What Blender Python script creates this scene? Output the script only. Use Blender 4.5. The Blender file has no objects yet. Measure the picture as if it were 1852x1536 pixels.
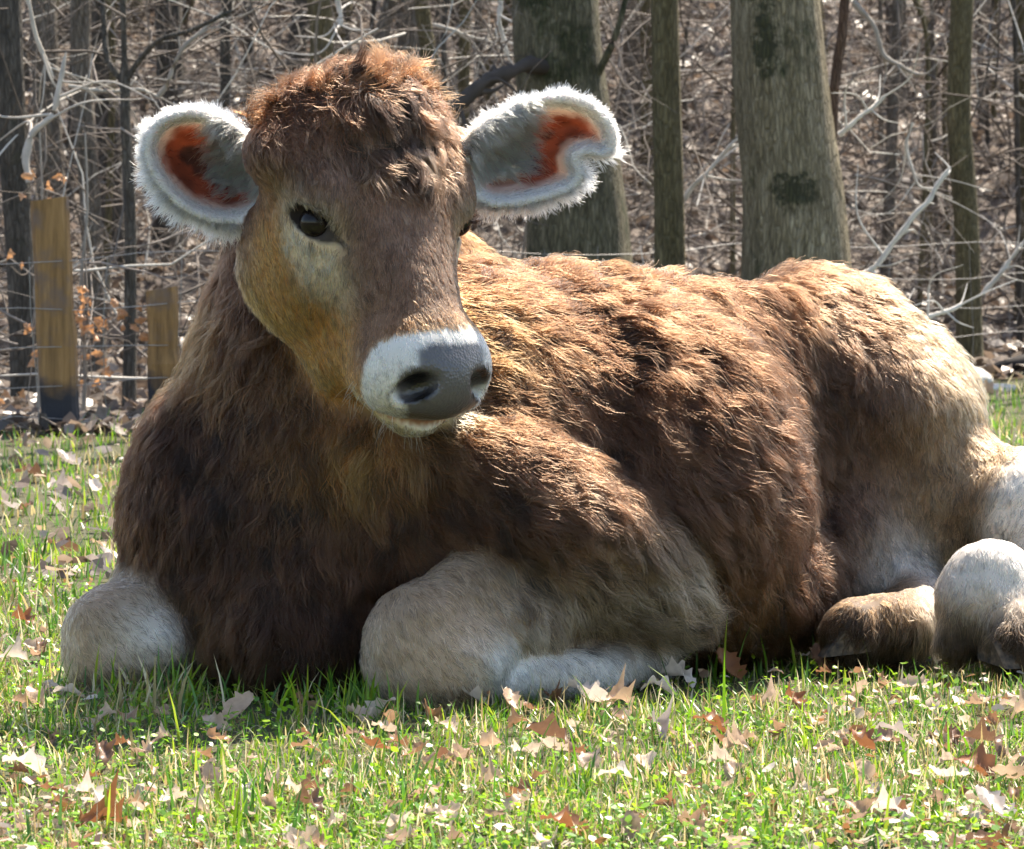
import bpy, math, random
import numpy as np
from mathutils import Vector, Matrix, noise as mnoise

rng = np.random.default_rng(7)
random.seed(7)
scene = bpy.context.scene
COL = scene.collection
R = math.radians

# ------------------------------------------------------------------ camera
FPX, CX, CY = 7500.0, 926.0, 768.0            # focal length and centre, in photograph pixels
CAM = np.array([0.0, -5.0, 0.60])
PITCH = math.atan((CY - 350.0) / FPX)
cam_data = bpy.data.cameras.new('camera')
cam_data.sensor_fit = 'HORIZONTAL'
cam_data.sensor_width = 36.0
cam_data.lens = FPX / 1852.0 * 36.0
cam_data.clip_start = 0.1
cam_data.clip_end = 500.0
cam_data.dof.use_dof = True
cam_data.dof.focus_distance = 4.95
cam_data.dof.aperture_fstop = 30.0
cam = bpy.data.objects.new('camera', cam_data)
cam.location = CAM
cam.rotation_euler = (R(90) - PITCH, 0, 0)
COL.objects.link(cam)
scene.camera = cam

# ------------------------------------------------------------------ light
SUN_ELEV, SUN_AZ = R(57), R(30)               # sun stands high behind the calf, to the right
world = bpy.data.worlds.new('World')
scene.world = world
world.use_nodes = True
wn = world.node_tree.nodes
sky = wn.new('ShaderNodeTexSky')
sky.sky_type = 'NISHITA'
sky.sun_disc = False
sky.sun_elevation = SUN_ELEV
sky.sun_rotation = SUN_AZ
world.node_tree.links.new(sky.outputs[0], wn['Background'].inputs[0])
wn['Background'].inputs[1].default_value = 0.10
sun_data = bpy.data.lights.new('sun', 'SUN')
sun_data.energy = 4.0
sun_data.angle = R(0.5)
sun_data.color = (1.0, 0.955, 0.895)
sun = bpy.data.objects.new('sun', sun_data)
sdir = Vector((math.sin(SUN_AZ) * math.cos(SUN_ELEV), math.cos(SUN_AZ) * math.cos(SUN_ELEV), math.sin(SUN_ELEV)))
sun.rotation_euler = sdir.to_track_quat('Z', 'Y').to_euler()
sun.location = (0, 8, 12)
COL.objects.link(sun)
vs = scene.view_settings
vs.view_transform = 'Standard'
vs.look = 'None'
vs.gamma = 1.0
vs.use_curve_mapping = False
vs.exposure = 1.80
vs.use_white_balance = True
vs.white_balance_temperature = 7300
vs.white_balance_tint = 10
scene.cycles.max_bounces = 4
scene.cycles.diffuse_bounces = 3
scene.cycles.glossy_bounces = 3
scene.cycles.transmission_bounces = 3
scene.cycles.transparent_max_bounces = 8
scene.cycles.use_denoising = True
scene.cycles.use_adaptive_sampling = True
scene.cycles.adaptive_threshold = 0.025
scene.cycles_curves.shape = 'RIBBONS'
scene.cycles_curves.subdivisions = 2

# ------------------------------------------------------------------ helpers
def W(px, py, y):
    """world point seen at photograph pixel (px, py) on the plane of depth y"""
    d = np.array([(px - CX) / FPX, 0, 0]) + np.array([0, math.cos(PITCH), -math.sin(PITCH)]) \
        + np.array([0, math.sin(PITCH), math.cos(PITCH)]) * ((CY - py) / FPX)
    return CAM + d * ((y - CAM[1]) / d[1])

def PIX(p):
    p = np.asarray(p, float) - CAM
    f = p[..., 1] * math.cos(PITCH) - p[..., 2] * math.sin(PITCH)
    u = p[..., 1] * math.sin(PITCH) + p[..., 2] * math.cos(PITCH)
    return CX + FPX * p[..., 0] / f, CY - FPX * u / f

def tag(o, label=None, cat=None, group=None, kind=None):
    if label: o['label'] = label
    if cat: o['category'] = cat
    if group: o['group'] = group
    if kind: o['kind'] = kind
    return o

def empty(name, loc=(0, 0, 0)):
    o = bpy.data.objects.new(name, None)
    o.location = loc
    o.empty_display_size = 0.1
    COL.objects.link(o)
    return o

def mesh_np(name, verts, faces, mat=None, smooth=True, attrs=None):
    """mesh data from numpy arrays; faces is an (n, 3) or (n, 4) array"""
    me = bpy.data.meshes.new(name)
    verts = np.asarray(verts, np.float32)
    faces = np.asarray(faces, np.int32)
    n, k = faces.shape
    me.vertices.add(len(verts))
    me.vertices.foreach_set('co', verts.ravel())
    me.loops.add(n * k)
    me.loops.foreach_set('vertex_index', faces.ravel())
    me.polygons.add(n)
    me.polygons.foreach_set('loop_start', np.arange(0, n * k, k, dtype=np.int32))
    me.polygons.foreach_set('loop_total', np.full(n, k, np.int32))
    me.polygons.foreach_set('use_smooth', np.full(n, smooth))
    for key, (typ, dom, data) in (attrs or {}).items():
        a = me.attributes.new(key, typ, dom)
        a.data.foreach_set('color' if typ == 'FLOAT_COLOR' else ('vector' if typ == 'FLOAT_VECTOR' else 'value'), np.asarray(data, np.float32).ravel())
    me.update(calc_edges=True)
    if mat: me.materials.append(mat)
    return me

def link(name, data, parent=None, loc=None):
    o = bpy.data.objects.new(name, data)
    COL.objects.link(o)
    if parent is not None: o.parent = parent
    if loc is not None: o.location = loc
    return o

def new_mat(name):
    m = bpy.data.materials.new(name)
    m.use_nodes = True
    nt = m.node_tree
    nt.nodes.clear()
    out = nt.nodes.new('ShaderNodeOutputMaterial')
    return m, nt, out

def N(nt, typ, ins=None, **props):
    n = nt.nodes.new(typ)
    for k, v in props.items(): setattr(n, k, v)
    for k, v in (ins or {}).items():
        if isinstance(v, bpy.types.NodeSocket): nt.links.new(v, n.inputs[k])
        else: n.inputs[k].default_value = v
    return n

def ramp(nt, fac, stops, interp='LINEAR'):
    n = nt.nodes.new('ShaderNodeValToRGB')
    n.color_ramp.interpolation = interp
    el = n.color_ramp.elements
    while len(el) > 1: el.remove(el[-1])
    el[0].position, el[0].color = stops[0][0], (*stops[0][1], 1)
    for p, c in stops[1:]:
        e = el.new(p); e.color = (*c, 1)
    nt.links.new(fac, n.inputs[0])
    return n.outputs[0]

def nrm(v):
    v = np.asarray(v, float)
    return v / np.maximum(np.linalg.norm(v, axis=-1, keepdims=True), 1e-9)

def smooth01(x, a, b):
    t = np.clip((x - a) / (b - a), 0, 1)
    return t * t * (3 - 2 * t)

# value noise on points, smooth, in numpy
_perm = np.random.default_rng(3).permutation(4096)
_rnd = np.random.default_rng(4).random(4096) * 2 - 1
def vnoise(p, scale=1.0, seed=0):
    p = np.asarray(p, float) * scale + seed * 17.31
    i = np.floor(p).astype(np.int64); f = p - i
    f = f * f * (3 - 2 * f)
    out = 0
    for dx in (0, 1):
        for dy in (0, 1):
            for dz in (0, 1):
                h = _perm[(_perm[(_perm[(i[..., 0] + dx) & 4095] + i[..., 1] + dy) & 4095] + i[..., 2] + dz) & 4095]
                w = (f[..., 0] if dx else 1 - f[..., 0]) * (f[..., 1] if dy else 1 - f[..., 1]) * (f[..., 2] if dz else 1 - f[..., 2])
                out = out + w * _rnd[h]
    return out
def fbm(p, scale, seed=0, octaves=3):
    o, a = 0, 1.0
    for k in range(octaves):
        o = o + a * vnoise(p, scale * 2 ** k, seed + k * 5); a *= 0.5
    return o / 1.75
# ------------------------------------------------------------------ ground
def D2(px, D): return (px - CX) / FPX * D                 # world x of a pixel column at distance D
def fence_D(x): return 10.4 + np.clip(x + 1.1, -2.2, 3.3) * 1.35               # the meadow ends at the fence, which runs away to the right
def ground_z(x, y):
    x = np.asarray(x, float); y = np.asarray(y, float); D = y + 5
    p = np.stack([x, y, np.zeros_like(x)], -1)
    z = .018 * vnoise(p, 1.3, 1) + .008 * vnoise(p, 5.0, 2)
    z = z * smooth01(np.hypot(x - .1, y - .2), .8, 1.6)       # level where the calf lies
    past = np.maximum(D - fence_D(x) - 2.0, 0)
    hill = .16 * np.minimum(past, 60) * smooth01(past, 0, 6) + .12 * vnoise(p, .35, 3) * smooth01(past, 0, 5)
    return z + hill
def sheet(xs, ys):
    gx, gy = np.meshgrid(xs, ys); gx = gx.ravel(); gy = gy.ravel()
    v = np.stack([gx, gy, ground_z(gx, gy)], 1); nx, ny = len(xs), len(ys)
    i = np.arange(nx * ny).reshape(ny, nx)
    f = np.stack([i[:-1, :-1], i[:-1, 1:], i[1:, 1:], i[1:, :-1]], -1).reshape(-1, 4)
    return v, f
xs = np.unique(np.concatenate([np.linspace(-150, -8, 24), np.linspace(-8, 8, 130), np.linspace(8, 150, 24)]))
ys = np.unique(np.concatenate([np.linspace(-40, -3, 20), np.linspace(-3, 30, 200), np.linspace(30, 160, 30)]))
gv_, gf_ = sheet(xs, ys)
soil, nt, out = new_mat('soil_and_litter')
geo = N(nt, 'ShaderNodeNewGeometry')
n1 = N(nt, 'ShaderNodeTexNoise', {'Vector': geo.outputs['Position'], 'Scale': 9.0, 'Detail': 8.0, 'Roughness': .7})
n2 = N(nt, 'ShaderNodeTexNoise', {'Vector': geo.outputs['Position'], 'Scale': 60.0, 'Detail': 6.0, 'Roughness': .7})
v1 = N(nt, 'ShaderNodeTexVoronoi', {'Vector': geo.outputs['Position'], 'Scale': 24.0, 'Randomness': 1.0})
lit = ramp(nt, v1.outputs['Color'], [(0, (.065, .05, .041)), (.35, (.13, .105, .088)), (.6, (.20, .165, .14)), (1, (.30, .26, .225))])
turf = ramp(nt, n2.outputs['Fac'], [(.3, (.045, .040, .020)), (.5, (.075, .080, .025)), (.7, (.16, .13, .07))])
af = N(nt, 'ShaderNodeAttribute', attribute_name='wood')
mx = N(nt, 'ShaderNodeMix', {0: af.outputs['Fac'], 6: turf, 7: lit}, data_type='RGBA')
dk = N(nt, 'ShaderNodeMix', {0: n1.outputs['Fac'], 6: (.45, .42, .40, 1), 7: (1.25, 1.2, 1.15, 1)}, data_type='RGBA')
ml = N(nt, 'ShaderNodeMix', {0: 1.0, 6: mx.outputs[2], 7: dk.outputs[2]}, data_type='RGBA', blend_type='MULTIPLY')
bp = N(nt, 'ShaderNodeBump', {'Strength': .8, 'Distance': .02, 'Height': n2.outputs['Fac']})
pb = N(nt, 'ShaderNodeBsdfPrincipled', {'Base Color': ml.outputs[2], 'Roughness': .9, 'Normal': bp.outputs[0]})
nt.links.new(pb.outputs[0], out.inputs[0])
wood_attr = smooth01(gv_[:, 1] + 5 - fence_D(gv_[:, 0]), -.5, 1.2)
ground = link('ground', mesh_np('ground', gv_, gf_, soil, True, {'wood': ('FLOAT', 'POINT', wood_attr)}))
tag(ground, kind='structure')

# ------------------------------------------------------------------ tubes
def tube_mesh(paths, radii, sides, cols=None, twist=0.0):
    """many tapered tubes in one set of arrays; all paths have the same number of points"""
    P_ = np.asarray(paths, float); R_ = np.asarray(radii, float); n, k, _ = P_.shape
    T = np.gradient(P_, axis=1); T = nrm(T)
    ref = np.where(np.abs(T[..., 2:3]) > .9, np.array([1.0, 0, 0]), np.array([0, 0, 1.0]))
    U = nrm(np.cross(T, ref)); V = np.cross(T, U)
    # keep frames steady along nearly vertical paths
    a = np.linspace(0, 2 * math.pi, sides, endpoint=False)
    ring = P_[:, :, None] + (U[:, :, None] * np.cos(a)[None, None, :, None] + V[:, :, None] * np.sin(a)[None, None, :, None]) * R_[:, :, None, None]
    v = ring.reshape(-1, 3)
    idx = np.arange(n * k * sides).reshape(n, k, sides)
    nx = np.roll(idx, -1, 2)
    f = np.stack([idx[:, :-1], nx[:, :-1], nx[:, 1:], idx[:, 1:]], -1).reshape(-1, 4)
    c = None if cols is None else np.repeat(np.asarray(cols, float), k * sides, 0)
    return v, f, c
def spline(pts, n):
    pts = np.asarray(pts, float); m_ = len(pts)
    q = np.concatenate([[2 * pts[0] - pts[1]], pts, [2 * pts[-1] - pts[-2]]])
    t = np.linspace(0, m_ - 1 - 1e-6, n); i = t.astype(int); f = (t - i)[:, None]
    p0, p1, p2, p3 = q[i], q[i + 1], q[i + 2], q[i + 3]
    return .5 * (2 * p1 + (p2 - p0) * f + (2 * p0 - 5 * p1 + 4 * p2 - p3) * f ** 2 + (3 * p1 - p0 - 3 * p2 + p3) * f ** 3)

def bark_material(name, c0, c1, c2, moss=0.0, scale=1.0, spots=()):
    mt, nt, out = new_mat(name)
    tc = N(nt, 'ShaderNodeTexCoord')
    mp_ = N(nt, 'ShaderNodeMapping', {'Vector': tc.outputs['Object'], 'Scale': (26 * scale, 26 * scale, 4.5 * scale)})
    n1 = N(nt, 'ShaderNodeTexNoise', {'Vector': mp_.outputs[0], 'Scale': 1.6, 'Detail': 9.0, 'Roughness': .72, 'Distortion': .6})
    n3 = N(nt, 'ShaderNodeTexNoise', {'Vector': tc.outputs['Object'], 'Scale': 5.0 * scale, 'Detail': 6.0, 'Roughness': .65})
    base = ramp(nt, n1.outputs['Fac'], [(.30, c0), (.48, c1), (.68, c2)])
    col = base
    if moss > 0:
        fac = N(nt, 'ShaderNodeMapRange', {0: n3.outputs['Fac'], 1: .62 - moss * .2, 2: .72 - moss * .2})
        mixn = N(nt, 'ShaderNodeMix', {0: fac.outputs[0], 6: col, 7: (.045, .052, .016, 1)}, data_type='RGBA'); col = mixn.outputs[2]
    for (sx, sy, sz), rr in spots:                       # dark moss pads at fixed places on the bark
        sub = N(nt, 'ShaderNodeVectorMath', {0: tc.outputs['Object'], 1: (sx, sy, sz)}, operation='SUBTRACT')
        scl = N(nt, 'ShaderNodeVectorMath', {0: sub.outputs[0], 1: (1 / rr[0], 1 / rr[1], 1 / rr[2])}, operation='MULTIPLY')
        ln = N(nt, 'ShaderNodeVectorMath', {0: scl.outputs[0]}, operation='LENGTH')
        n4 = N(nt, 'ShaderNodeTexNoise', {'Vector': tc.outputs['Object'], 'Scale': 26.0, 'Detail': 8.0, 'Roughness': .75})
        ad = N(nt, 'ShaderNodeMath', {0: n4.outputs['Fac'], 1: 3.2, 2: ln.outputs['Value']}, operation='MULTIPLY_ADD')
        fac = N(nt, 'ShaderNodeMapRange', {0: ad.outputs[0], 1: 2.15, 2: 2.55, 3: .92, 4: 0.0})
        mixn = N(nt, 'ShaderNodeMix', {0: fac.outputs[0], 6: col, 7: (.040, .042, .014, 1)}, data_type='RGBA'); col = mixn.outputs[2]
    mq = N(nt, 'ShaderNodeMapping', {'Vector': tc.outputs['Object'], 'Scale': (58 * scale, 58 * scale, 11 * scale)})
    dist = N(nt, 'ShaderNodeVectorMath', {0: mq.outputs[0], 1: n3.outputs['Color']}, operation='ADD')
    vo = N(nt, 'ShaderNodeTexVoronoi', {'Vector': dist.outputs[0], 'Scale': 1.6, 'Randomness': 1.0}, feature='DISTANCE_TO_EDGE')
    ck = N(nt, 'ShaderNodeMapRange', {0: vo.outputs['Distance'], 1: .0, 2: .20, 3: .58, 4: 1.0})
    cm = N(nt, 'ShaderNodeVectorMath', {0: col, 'Scale': ck.outputs[0]}, operation='SCALE'); col = cm.outputs[0]
    nl = N(nt, 'ShaderNodeTexNoise', {'Vector': tc.outputs['Object'], 'Scale': 34.0, 'Detail': 6.0, 'Roughness': .7})
    lf = N(nt, 'ShaderNodeMapRange', {0: nl.outputs['Fac'], 1: .60, 2: .68, 3: 0.0, 4: .55})
    lm = N(nt, 'ShaderNodeMix', {0: lf.outputs[0], 6: col, 7: (c2[0] * 1.25, c2[1] * 1.27, c2[2] * 1.25, 1)}, data_type='RGBA'); col = lm.outputs[2]
    hsum = N(nt, 'ShaderNodeMath', {0: ck.outputs[0], 1: .7, 2: n1.outputs['Fac']}, operation='MULTIPLY_ADD')
    bp = N(nt, 'ShaderNodeBump', {'Strength': 1.0, 'Distance': .025, 'Height': hsum.outputs[0]})
    pb = N(nt, 'ShaderNodeBsdfPrincipled', {'Base Color': col, 'Roughness': .88, 'Normal': bp.outputs[0]})
    nt.links.new(pb.outputs[0], out.inputs[0])
    return mt
BK_GREY = bark_material('bark_grey', (.07, .055, .042), (.20, .165, .128), (.34, .295, .245), .18)
BK_MOSS = bark_material('bark_mossy', (.055, .050, .028), (.165, .145, .085), (.30, .265, .18), .40)
BK_OLIVE = bark_material('bark_olive', (.075, .062, .030), (.175, .142, .068), (.26, .22, .125), .2)
BK_DARK = bark_material('bark_dark', (.035, .030, .025), (.100, .085, .068), (.19, .165, .14), .2)
BK_RED = bark_material('bark_red', (.07, .040, .026), (.16, .092, .060), (.22, .145, .10), 0)

def trunk_data(path, radii, mat, sides=20, rough=.06, flare=.0, knots=0):
    """trunk with uneven rings; path is in the tree's own coordinates"""
    k = len(path)
    v, f, _ = tube_mesh([path], [radii], sides)
    c = np.repeat(path, sides, 0); r = v - c
    ang = np.arctan2(r[:, 1], r[:, 0])
    q = np.stack([np.cos(ang) * 2, np.sin(ang) * 2, v[:, 2] * 1.1], 1)
    amt = 1 + rough * fbm(q, 1.6, int(radii[0] * 9173) % 97) * 1.6
    if flare: amt = amt + flare * np.exp(-np.maximum(v[:, 2], 0) / .18) * (1 + .5 * np.sin(ang * 5))
    v = c + r * amt[:, None]
    return mesh_np('trunk', v, f, mat, True)

def make_tree(label, px_pts, D, w0, w1, mat, height=7.5, sides=18, name='tree', group=None, limbs=5, cat='tree', spots=None, seed=0, limb_px=()):
    """px_pts: trunk centre line in photograph pixels, from the foot upwards; w0, w1 pixel widths at foot and at the frame's top"""
    r = np.random.default_rng(seed + 11)
    y = D - 5
    base_x = D2(px_pts[0][0], D); gz = float(ground_z(base_x, y))
    pts = [np.array([base_x, y, gz - .06])]
    for (px, py) in px_pts[1:]:
        p = W(px, py, y); pts.append(p)
    d = nrm(pts[-1] - pts[-2]); d = nrm(d * [1, 1, 1] + np.array([0, 0, .8]))
    while pts[-1][2] < gz + height:
        pts.append(pts[-1] + d * .9 + r.normal(0, .035, 3) * [1, 1, 0])
    pts = np.array(pts); root = pts[0] + np.array([0, 0, .06])
    path = spline(pts - root, 46)
    h = (path[:, 2] - path[0, 2]) / (path[-1, 2] - path[0, 2])
    r0 = w0 / 2 / FPX * D; rt = w1 / 2 / FPX * D
    ztop = W(0, 0, y)[2] - gz
    rad = np.interp(path[:, 2], [0, max(ztop, .3), height], [r0, rt, max(rt * .22, .008)])
    t = empty(name, Vector(root)); tag(t, label, cat, group)
    link('trunk', trunk_data(path, rad, mat, sides, flare=.28 if w0 > 100 else .15), t)
    for j in range(limbs):                               # bare limbs, most of them above the picture
        hh = r.uniform(.42, .97); i = int(hh * 45)
        a = r.uniform(0, 6.28); L_ = r.uniform(.8, 2.0) * (1.2 - hh * .6)
        dd = nrm([math.cos(a), math.sin(a), r.uniform(.25, .9)])
        lp = [path[i]]
        for q in range(4):
            dd = nrm(dd + r.normal(0, .22, 3) + [0, 0, .1]); lp.append(lp[-1] + dd * L_ / 4)
        lp = spline(lp, 10); lr = np.linspace(rad[i] * .42, .003, 10)
        mb = [(lp, lr)]
        for q in range(4):
            s0 = int(r.integers(3, 9)); d2 = nrm(dd + r.normal(0, .7, 3)); tp = [lp[s0], lp[s0] + d2 * L_ * .2, lp[s0] + nrm(d2 + r.normal(0, .4, 3)) * L_ * .4]
            mb.append((spline(tp, 10), np.linspace(lr[s0] * .6, .002, 10)))
        v, f, _ = tube_mesh([m_[0] for m_ in mb], [m_[1] for m_ in mb], 6)
        link('limb', mesh_np('limb', v, f, mat), t)
    for lpx, lw in limb_px:                              # limbs the photograph shows
        lp = np.array([W(a, b, y + c) for a, b, c in lpx]) - root
        lp = spline(lp, 16); v, f, _ = tube_mesh([lp], [np.linspace(lw / 2 / FPX * D, lw / 2 / FPX * D * .55, 16)], 8)
        link('limb', mesh_np('limb', v, f, mat), t)
    return t, root

TREES = [
 # label, foot-to-top pixels, D, width at foot, width at top, bark
 ('dark trunk cut by the left edge of the picture', [(48, 720), (38, 480), (22, 240), (12, 0)], 11.6, 50, 54, BK_DARK, {}),
 ('grey mottled tree just behind the taller fence post', [(102, 700), (96, 400), (85, 200), (78, 0)], 13.6, 52, 48, BK_GREY, {}),
 ('slim grey tree close right of the taller fence post', [(172, 740), (166, 420), (152, 200), (146, 0)], 13.0, 42, 36, BK_GREY, {}),
 ('slim brown tree behind the forked sapling', [(214, 700), (206, 400), (192, 180), (186, 0)], 15.5, 40, 42, BK_DARK, {}),
 ('olive trunk rising behind the calf\'s poll', [(588, 500), (584, 300), (582, 120), (577, 0)], 13.5, 50, 42, BK_OLIVE, {}),
 ('slim leaning olive trunk between poll and mossy trunk', [(800, 500), (788, 250), (774, 90), (762, 0)], 14.5, 36, 27, BK_OLIVE, {}),
 ('broad dark mossy trunk behind the calf\'s right-hand ear', [(1052, 540), (1044, 400), (1022, 200), (1005, 0)], 12.4, 200, 152, BK_MOSS, {'limb_px': [([(1072, 150, -.05), (1098, 100, -.10), (1118, 50, -.12), (1136, -20, -.1)], 16)], 'sides': 28}),
 ('straight slim brown trunk between the two broad trunks', [(1212, 560), (1211, 400), (1206, 200), (1202, 0)], 12.2, 58, 50, BK_OLIVE, {}),
 ('broad grey trunk with two dark moss patches', [(1452, 560), (1440, 400), (1418, 200), (1403, 0)], 12.0, 205, 158, 'SPOT', {'sides': 28}),
 ('thin reddish sapling right of the broad grey trunk', [(1502, 430), (1506, 240), (1514, 120), (1528, 0)], 12.6, 20, 18, BK_RED, {'limbs': 3}),
 ('slim crooked olive trunk standing right above the pale rock', [(1756, 668), (1748, 420), (1734, 210), (1740, 0)], 14.3, 46, 42, BK_OLIVE, {}),
]
def spot_mat(D, root):
    sp = []
    for (px, py, rx, rz) in ((1385, 75, 34, 75), (1438, 345, 52, 42)):
        p = W(px, py, D - 5 - .16) - root
        sp.append((tuple(p), (rx / FPX * D, .12, rz / FPX * D)))
    return bark_material('bark_with_moss_pads', (.10, .078, .042), (.28, .225, .135), (.46, .39, .27), .20, 1.0, sp)
for i, (lb, pts, D, w0, w1, mat, kw) in enumerate(TREES):
    if mat == 'SPOT':
        rt = np.array([D2(pts[0][0], D), D - 5, float(ground_z(D2(pts[0][0], D), D - 5))]); mat = spot_mat(D, rt)
    make_tree(lb, pts, D, w0, w1, mat, seed=i, **kw)
# the forked sapling by the posts
make_tree('dark forked sapling behind the left ear', [(232, 700), (236, 420), (226, 200), (226, 145)], 11.2, 24, 17, BK_DARK, height=.95, limbs=0, name='sapling', cat='sapling', seed=40,
          limb_px=[([(226, 150, 0), (196, 110, .02), (188, 40, .05), (184, -60, .08)], 15), ([(226, 150, 0), (252, 110, -.02), (290, 72, -.05), (345, 55, -.08), (420, 20, -.1)], 12)])
# trees further back
r = np.random.default_rng(5)
far = []
for k in range(270):
    D = 13.6 + 18 * r.random() ** .9; px = r.uniform(-260, 2110) if k < 190 else (r.uniform(-1300, -260) if k % 2 else r.uniform(2110, 3150))
    w = (.022 + .15 * r.random() ** 2.6) * FPX / D
    mats = [BK_GREY, BK_DARK, BK_DARK, BK_OLIVE]
    make_tree('slender bare tree standing far back in the wood', [(px, 300), (px + r.normal(0, 12), 120), (px + r.normal(0, 16), -40)], D, w, w * .85, mats[int(r.integers(4))], height=r.uniform(6, 8.5), sides=8,
              group='bare trees far back in the wood', limbs=2, seed=100 + k)

# ------------------------------------------------------------------ undergrowth
def twig_material(name):
    mt, nt, out = new_mat(name)
    at = N(nt, 'ShaderNodeAttribute', attribute_name='twig_colour')
    geo = N(nt, 'ShaderNodeNewGeometry')
    n1 = N(nt, 'ShaderNodeTexNoise', {'Vector': geo.outputs['Position'], 'Scale': 22.0, 'Detail': 4.0})
    dk = N(nt, 'ShaderNodeMix', {0: n1.outputs['Fac'], 6: (.5, .48, .46, 1), 7: (1.35, 1.33, 1.3, 1)}, data_type='RGBA')
    ml = N(nt, 'ShaderNodeMix', {0: 1.0, 6: at.outputs['Color'], 7: dk.outputs[2]}, data_type='RGBA', blend_type='MULTIPLY')
    pb = N(nt, 'ShaderNodeBsdfPrincipled', {'Base Color': ml.outputs[2], 'Roughness': .85, 'Specular IOR Level': .25})
    nt.links.new(pb.outputs[0], out.inputs[0])
    return mt
TWIG = twig_material('twig')
def brush(n, seed, Dr, zmax, lr, rr, sides, k=7):
    r = np.random.default_rng(seed)
    D = Dr[0] + (Dr[1] - Dr[0]) * r.random(n) ** 1.2
    x = (r.uniform(-1350, 3200, n) - CX) / FPX * D
    keep = D > fence_D(x) + .25
    D, x = D[keep], x[keep]; n = len(D)
    z = ground_z(x, D - 5) + zmax * r.random(n) ** 1.5
    p = np.stack([x, D - 5, z], 1)
    d = r.normal(0, 1, (n, 3)) * [1, .7, .75] + [0, 0, .35]; d = nrm(d)
    L_ = r.uniform(lr[0], lr[1], n); P_ = np.zeros((n, k, 3)); P_[:, 0] = p
    for j in range(1, k):
        d = nrm(d + r.normal(0, .20, (n, 3))); P_[:, j] = P_[:, j - 1] + d * (L_ / (k - 1))[:, None]
    P_[:, :, 2] = np.maximum(P_[:, :, 2], ground_z(P_[:, :, 0].ravel(), P_[:, :, 1].ravel()).reshape(n, k) + .01)
    R_ = (r.uniform(rr[0], rr[1], n) * (D / 13) ** .5)[:, None] * np.linspace(1, .35, k)[None]
    t = r.random(n)[:, None]
    c = np.array([.090, .072, .060]) * (1 - t) + np.array([.29, .255, .23]) * t
    c = np.where(r.random(n)[:, None] < .12, np.array([.56, .54, .50]), c) * r.uniform(.7, 1.2, n)[:, None]
    return tube_mesh(P_, R_, sides, np.concatenate([c, np.ones((n, 1))], 1))
sets = [brush(2500, 1, (11, 20), 1.2, (.25, 1.1), (.0022, .0050), 4), brush(15000, 2, (11.5, 28), 2.6, (.2, .9), (.0013, .0034), 3), brush(5000, 3, (18, 34), 3.6, (.4, 1.6), (.003, .008), 3)]
off = 0; vv, ff, cc = [], [], []
for v, f, c in sets: vv.append(v); ff.append(f + off); cc.append(c); off += len(v)
brushwood = link('brushwood', mesh_np('brushwood', np.concatenate(vv), np.concatenate(ff), TWIG, True, {'twig_colour': ('FLOAT_COLOR', 'POINT', np.concatenate(cc))}))
tag(brushwood, 'tangle of bare grey twigs filling the wood behind the fence', 'brushwood', kind='stuff')

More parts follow.
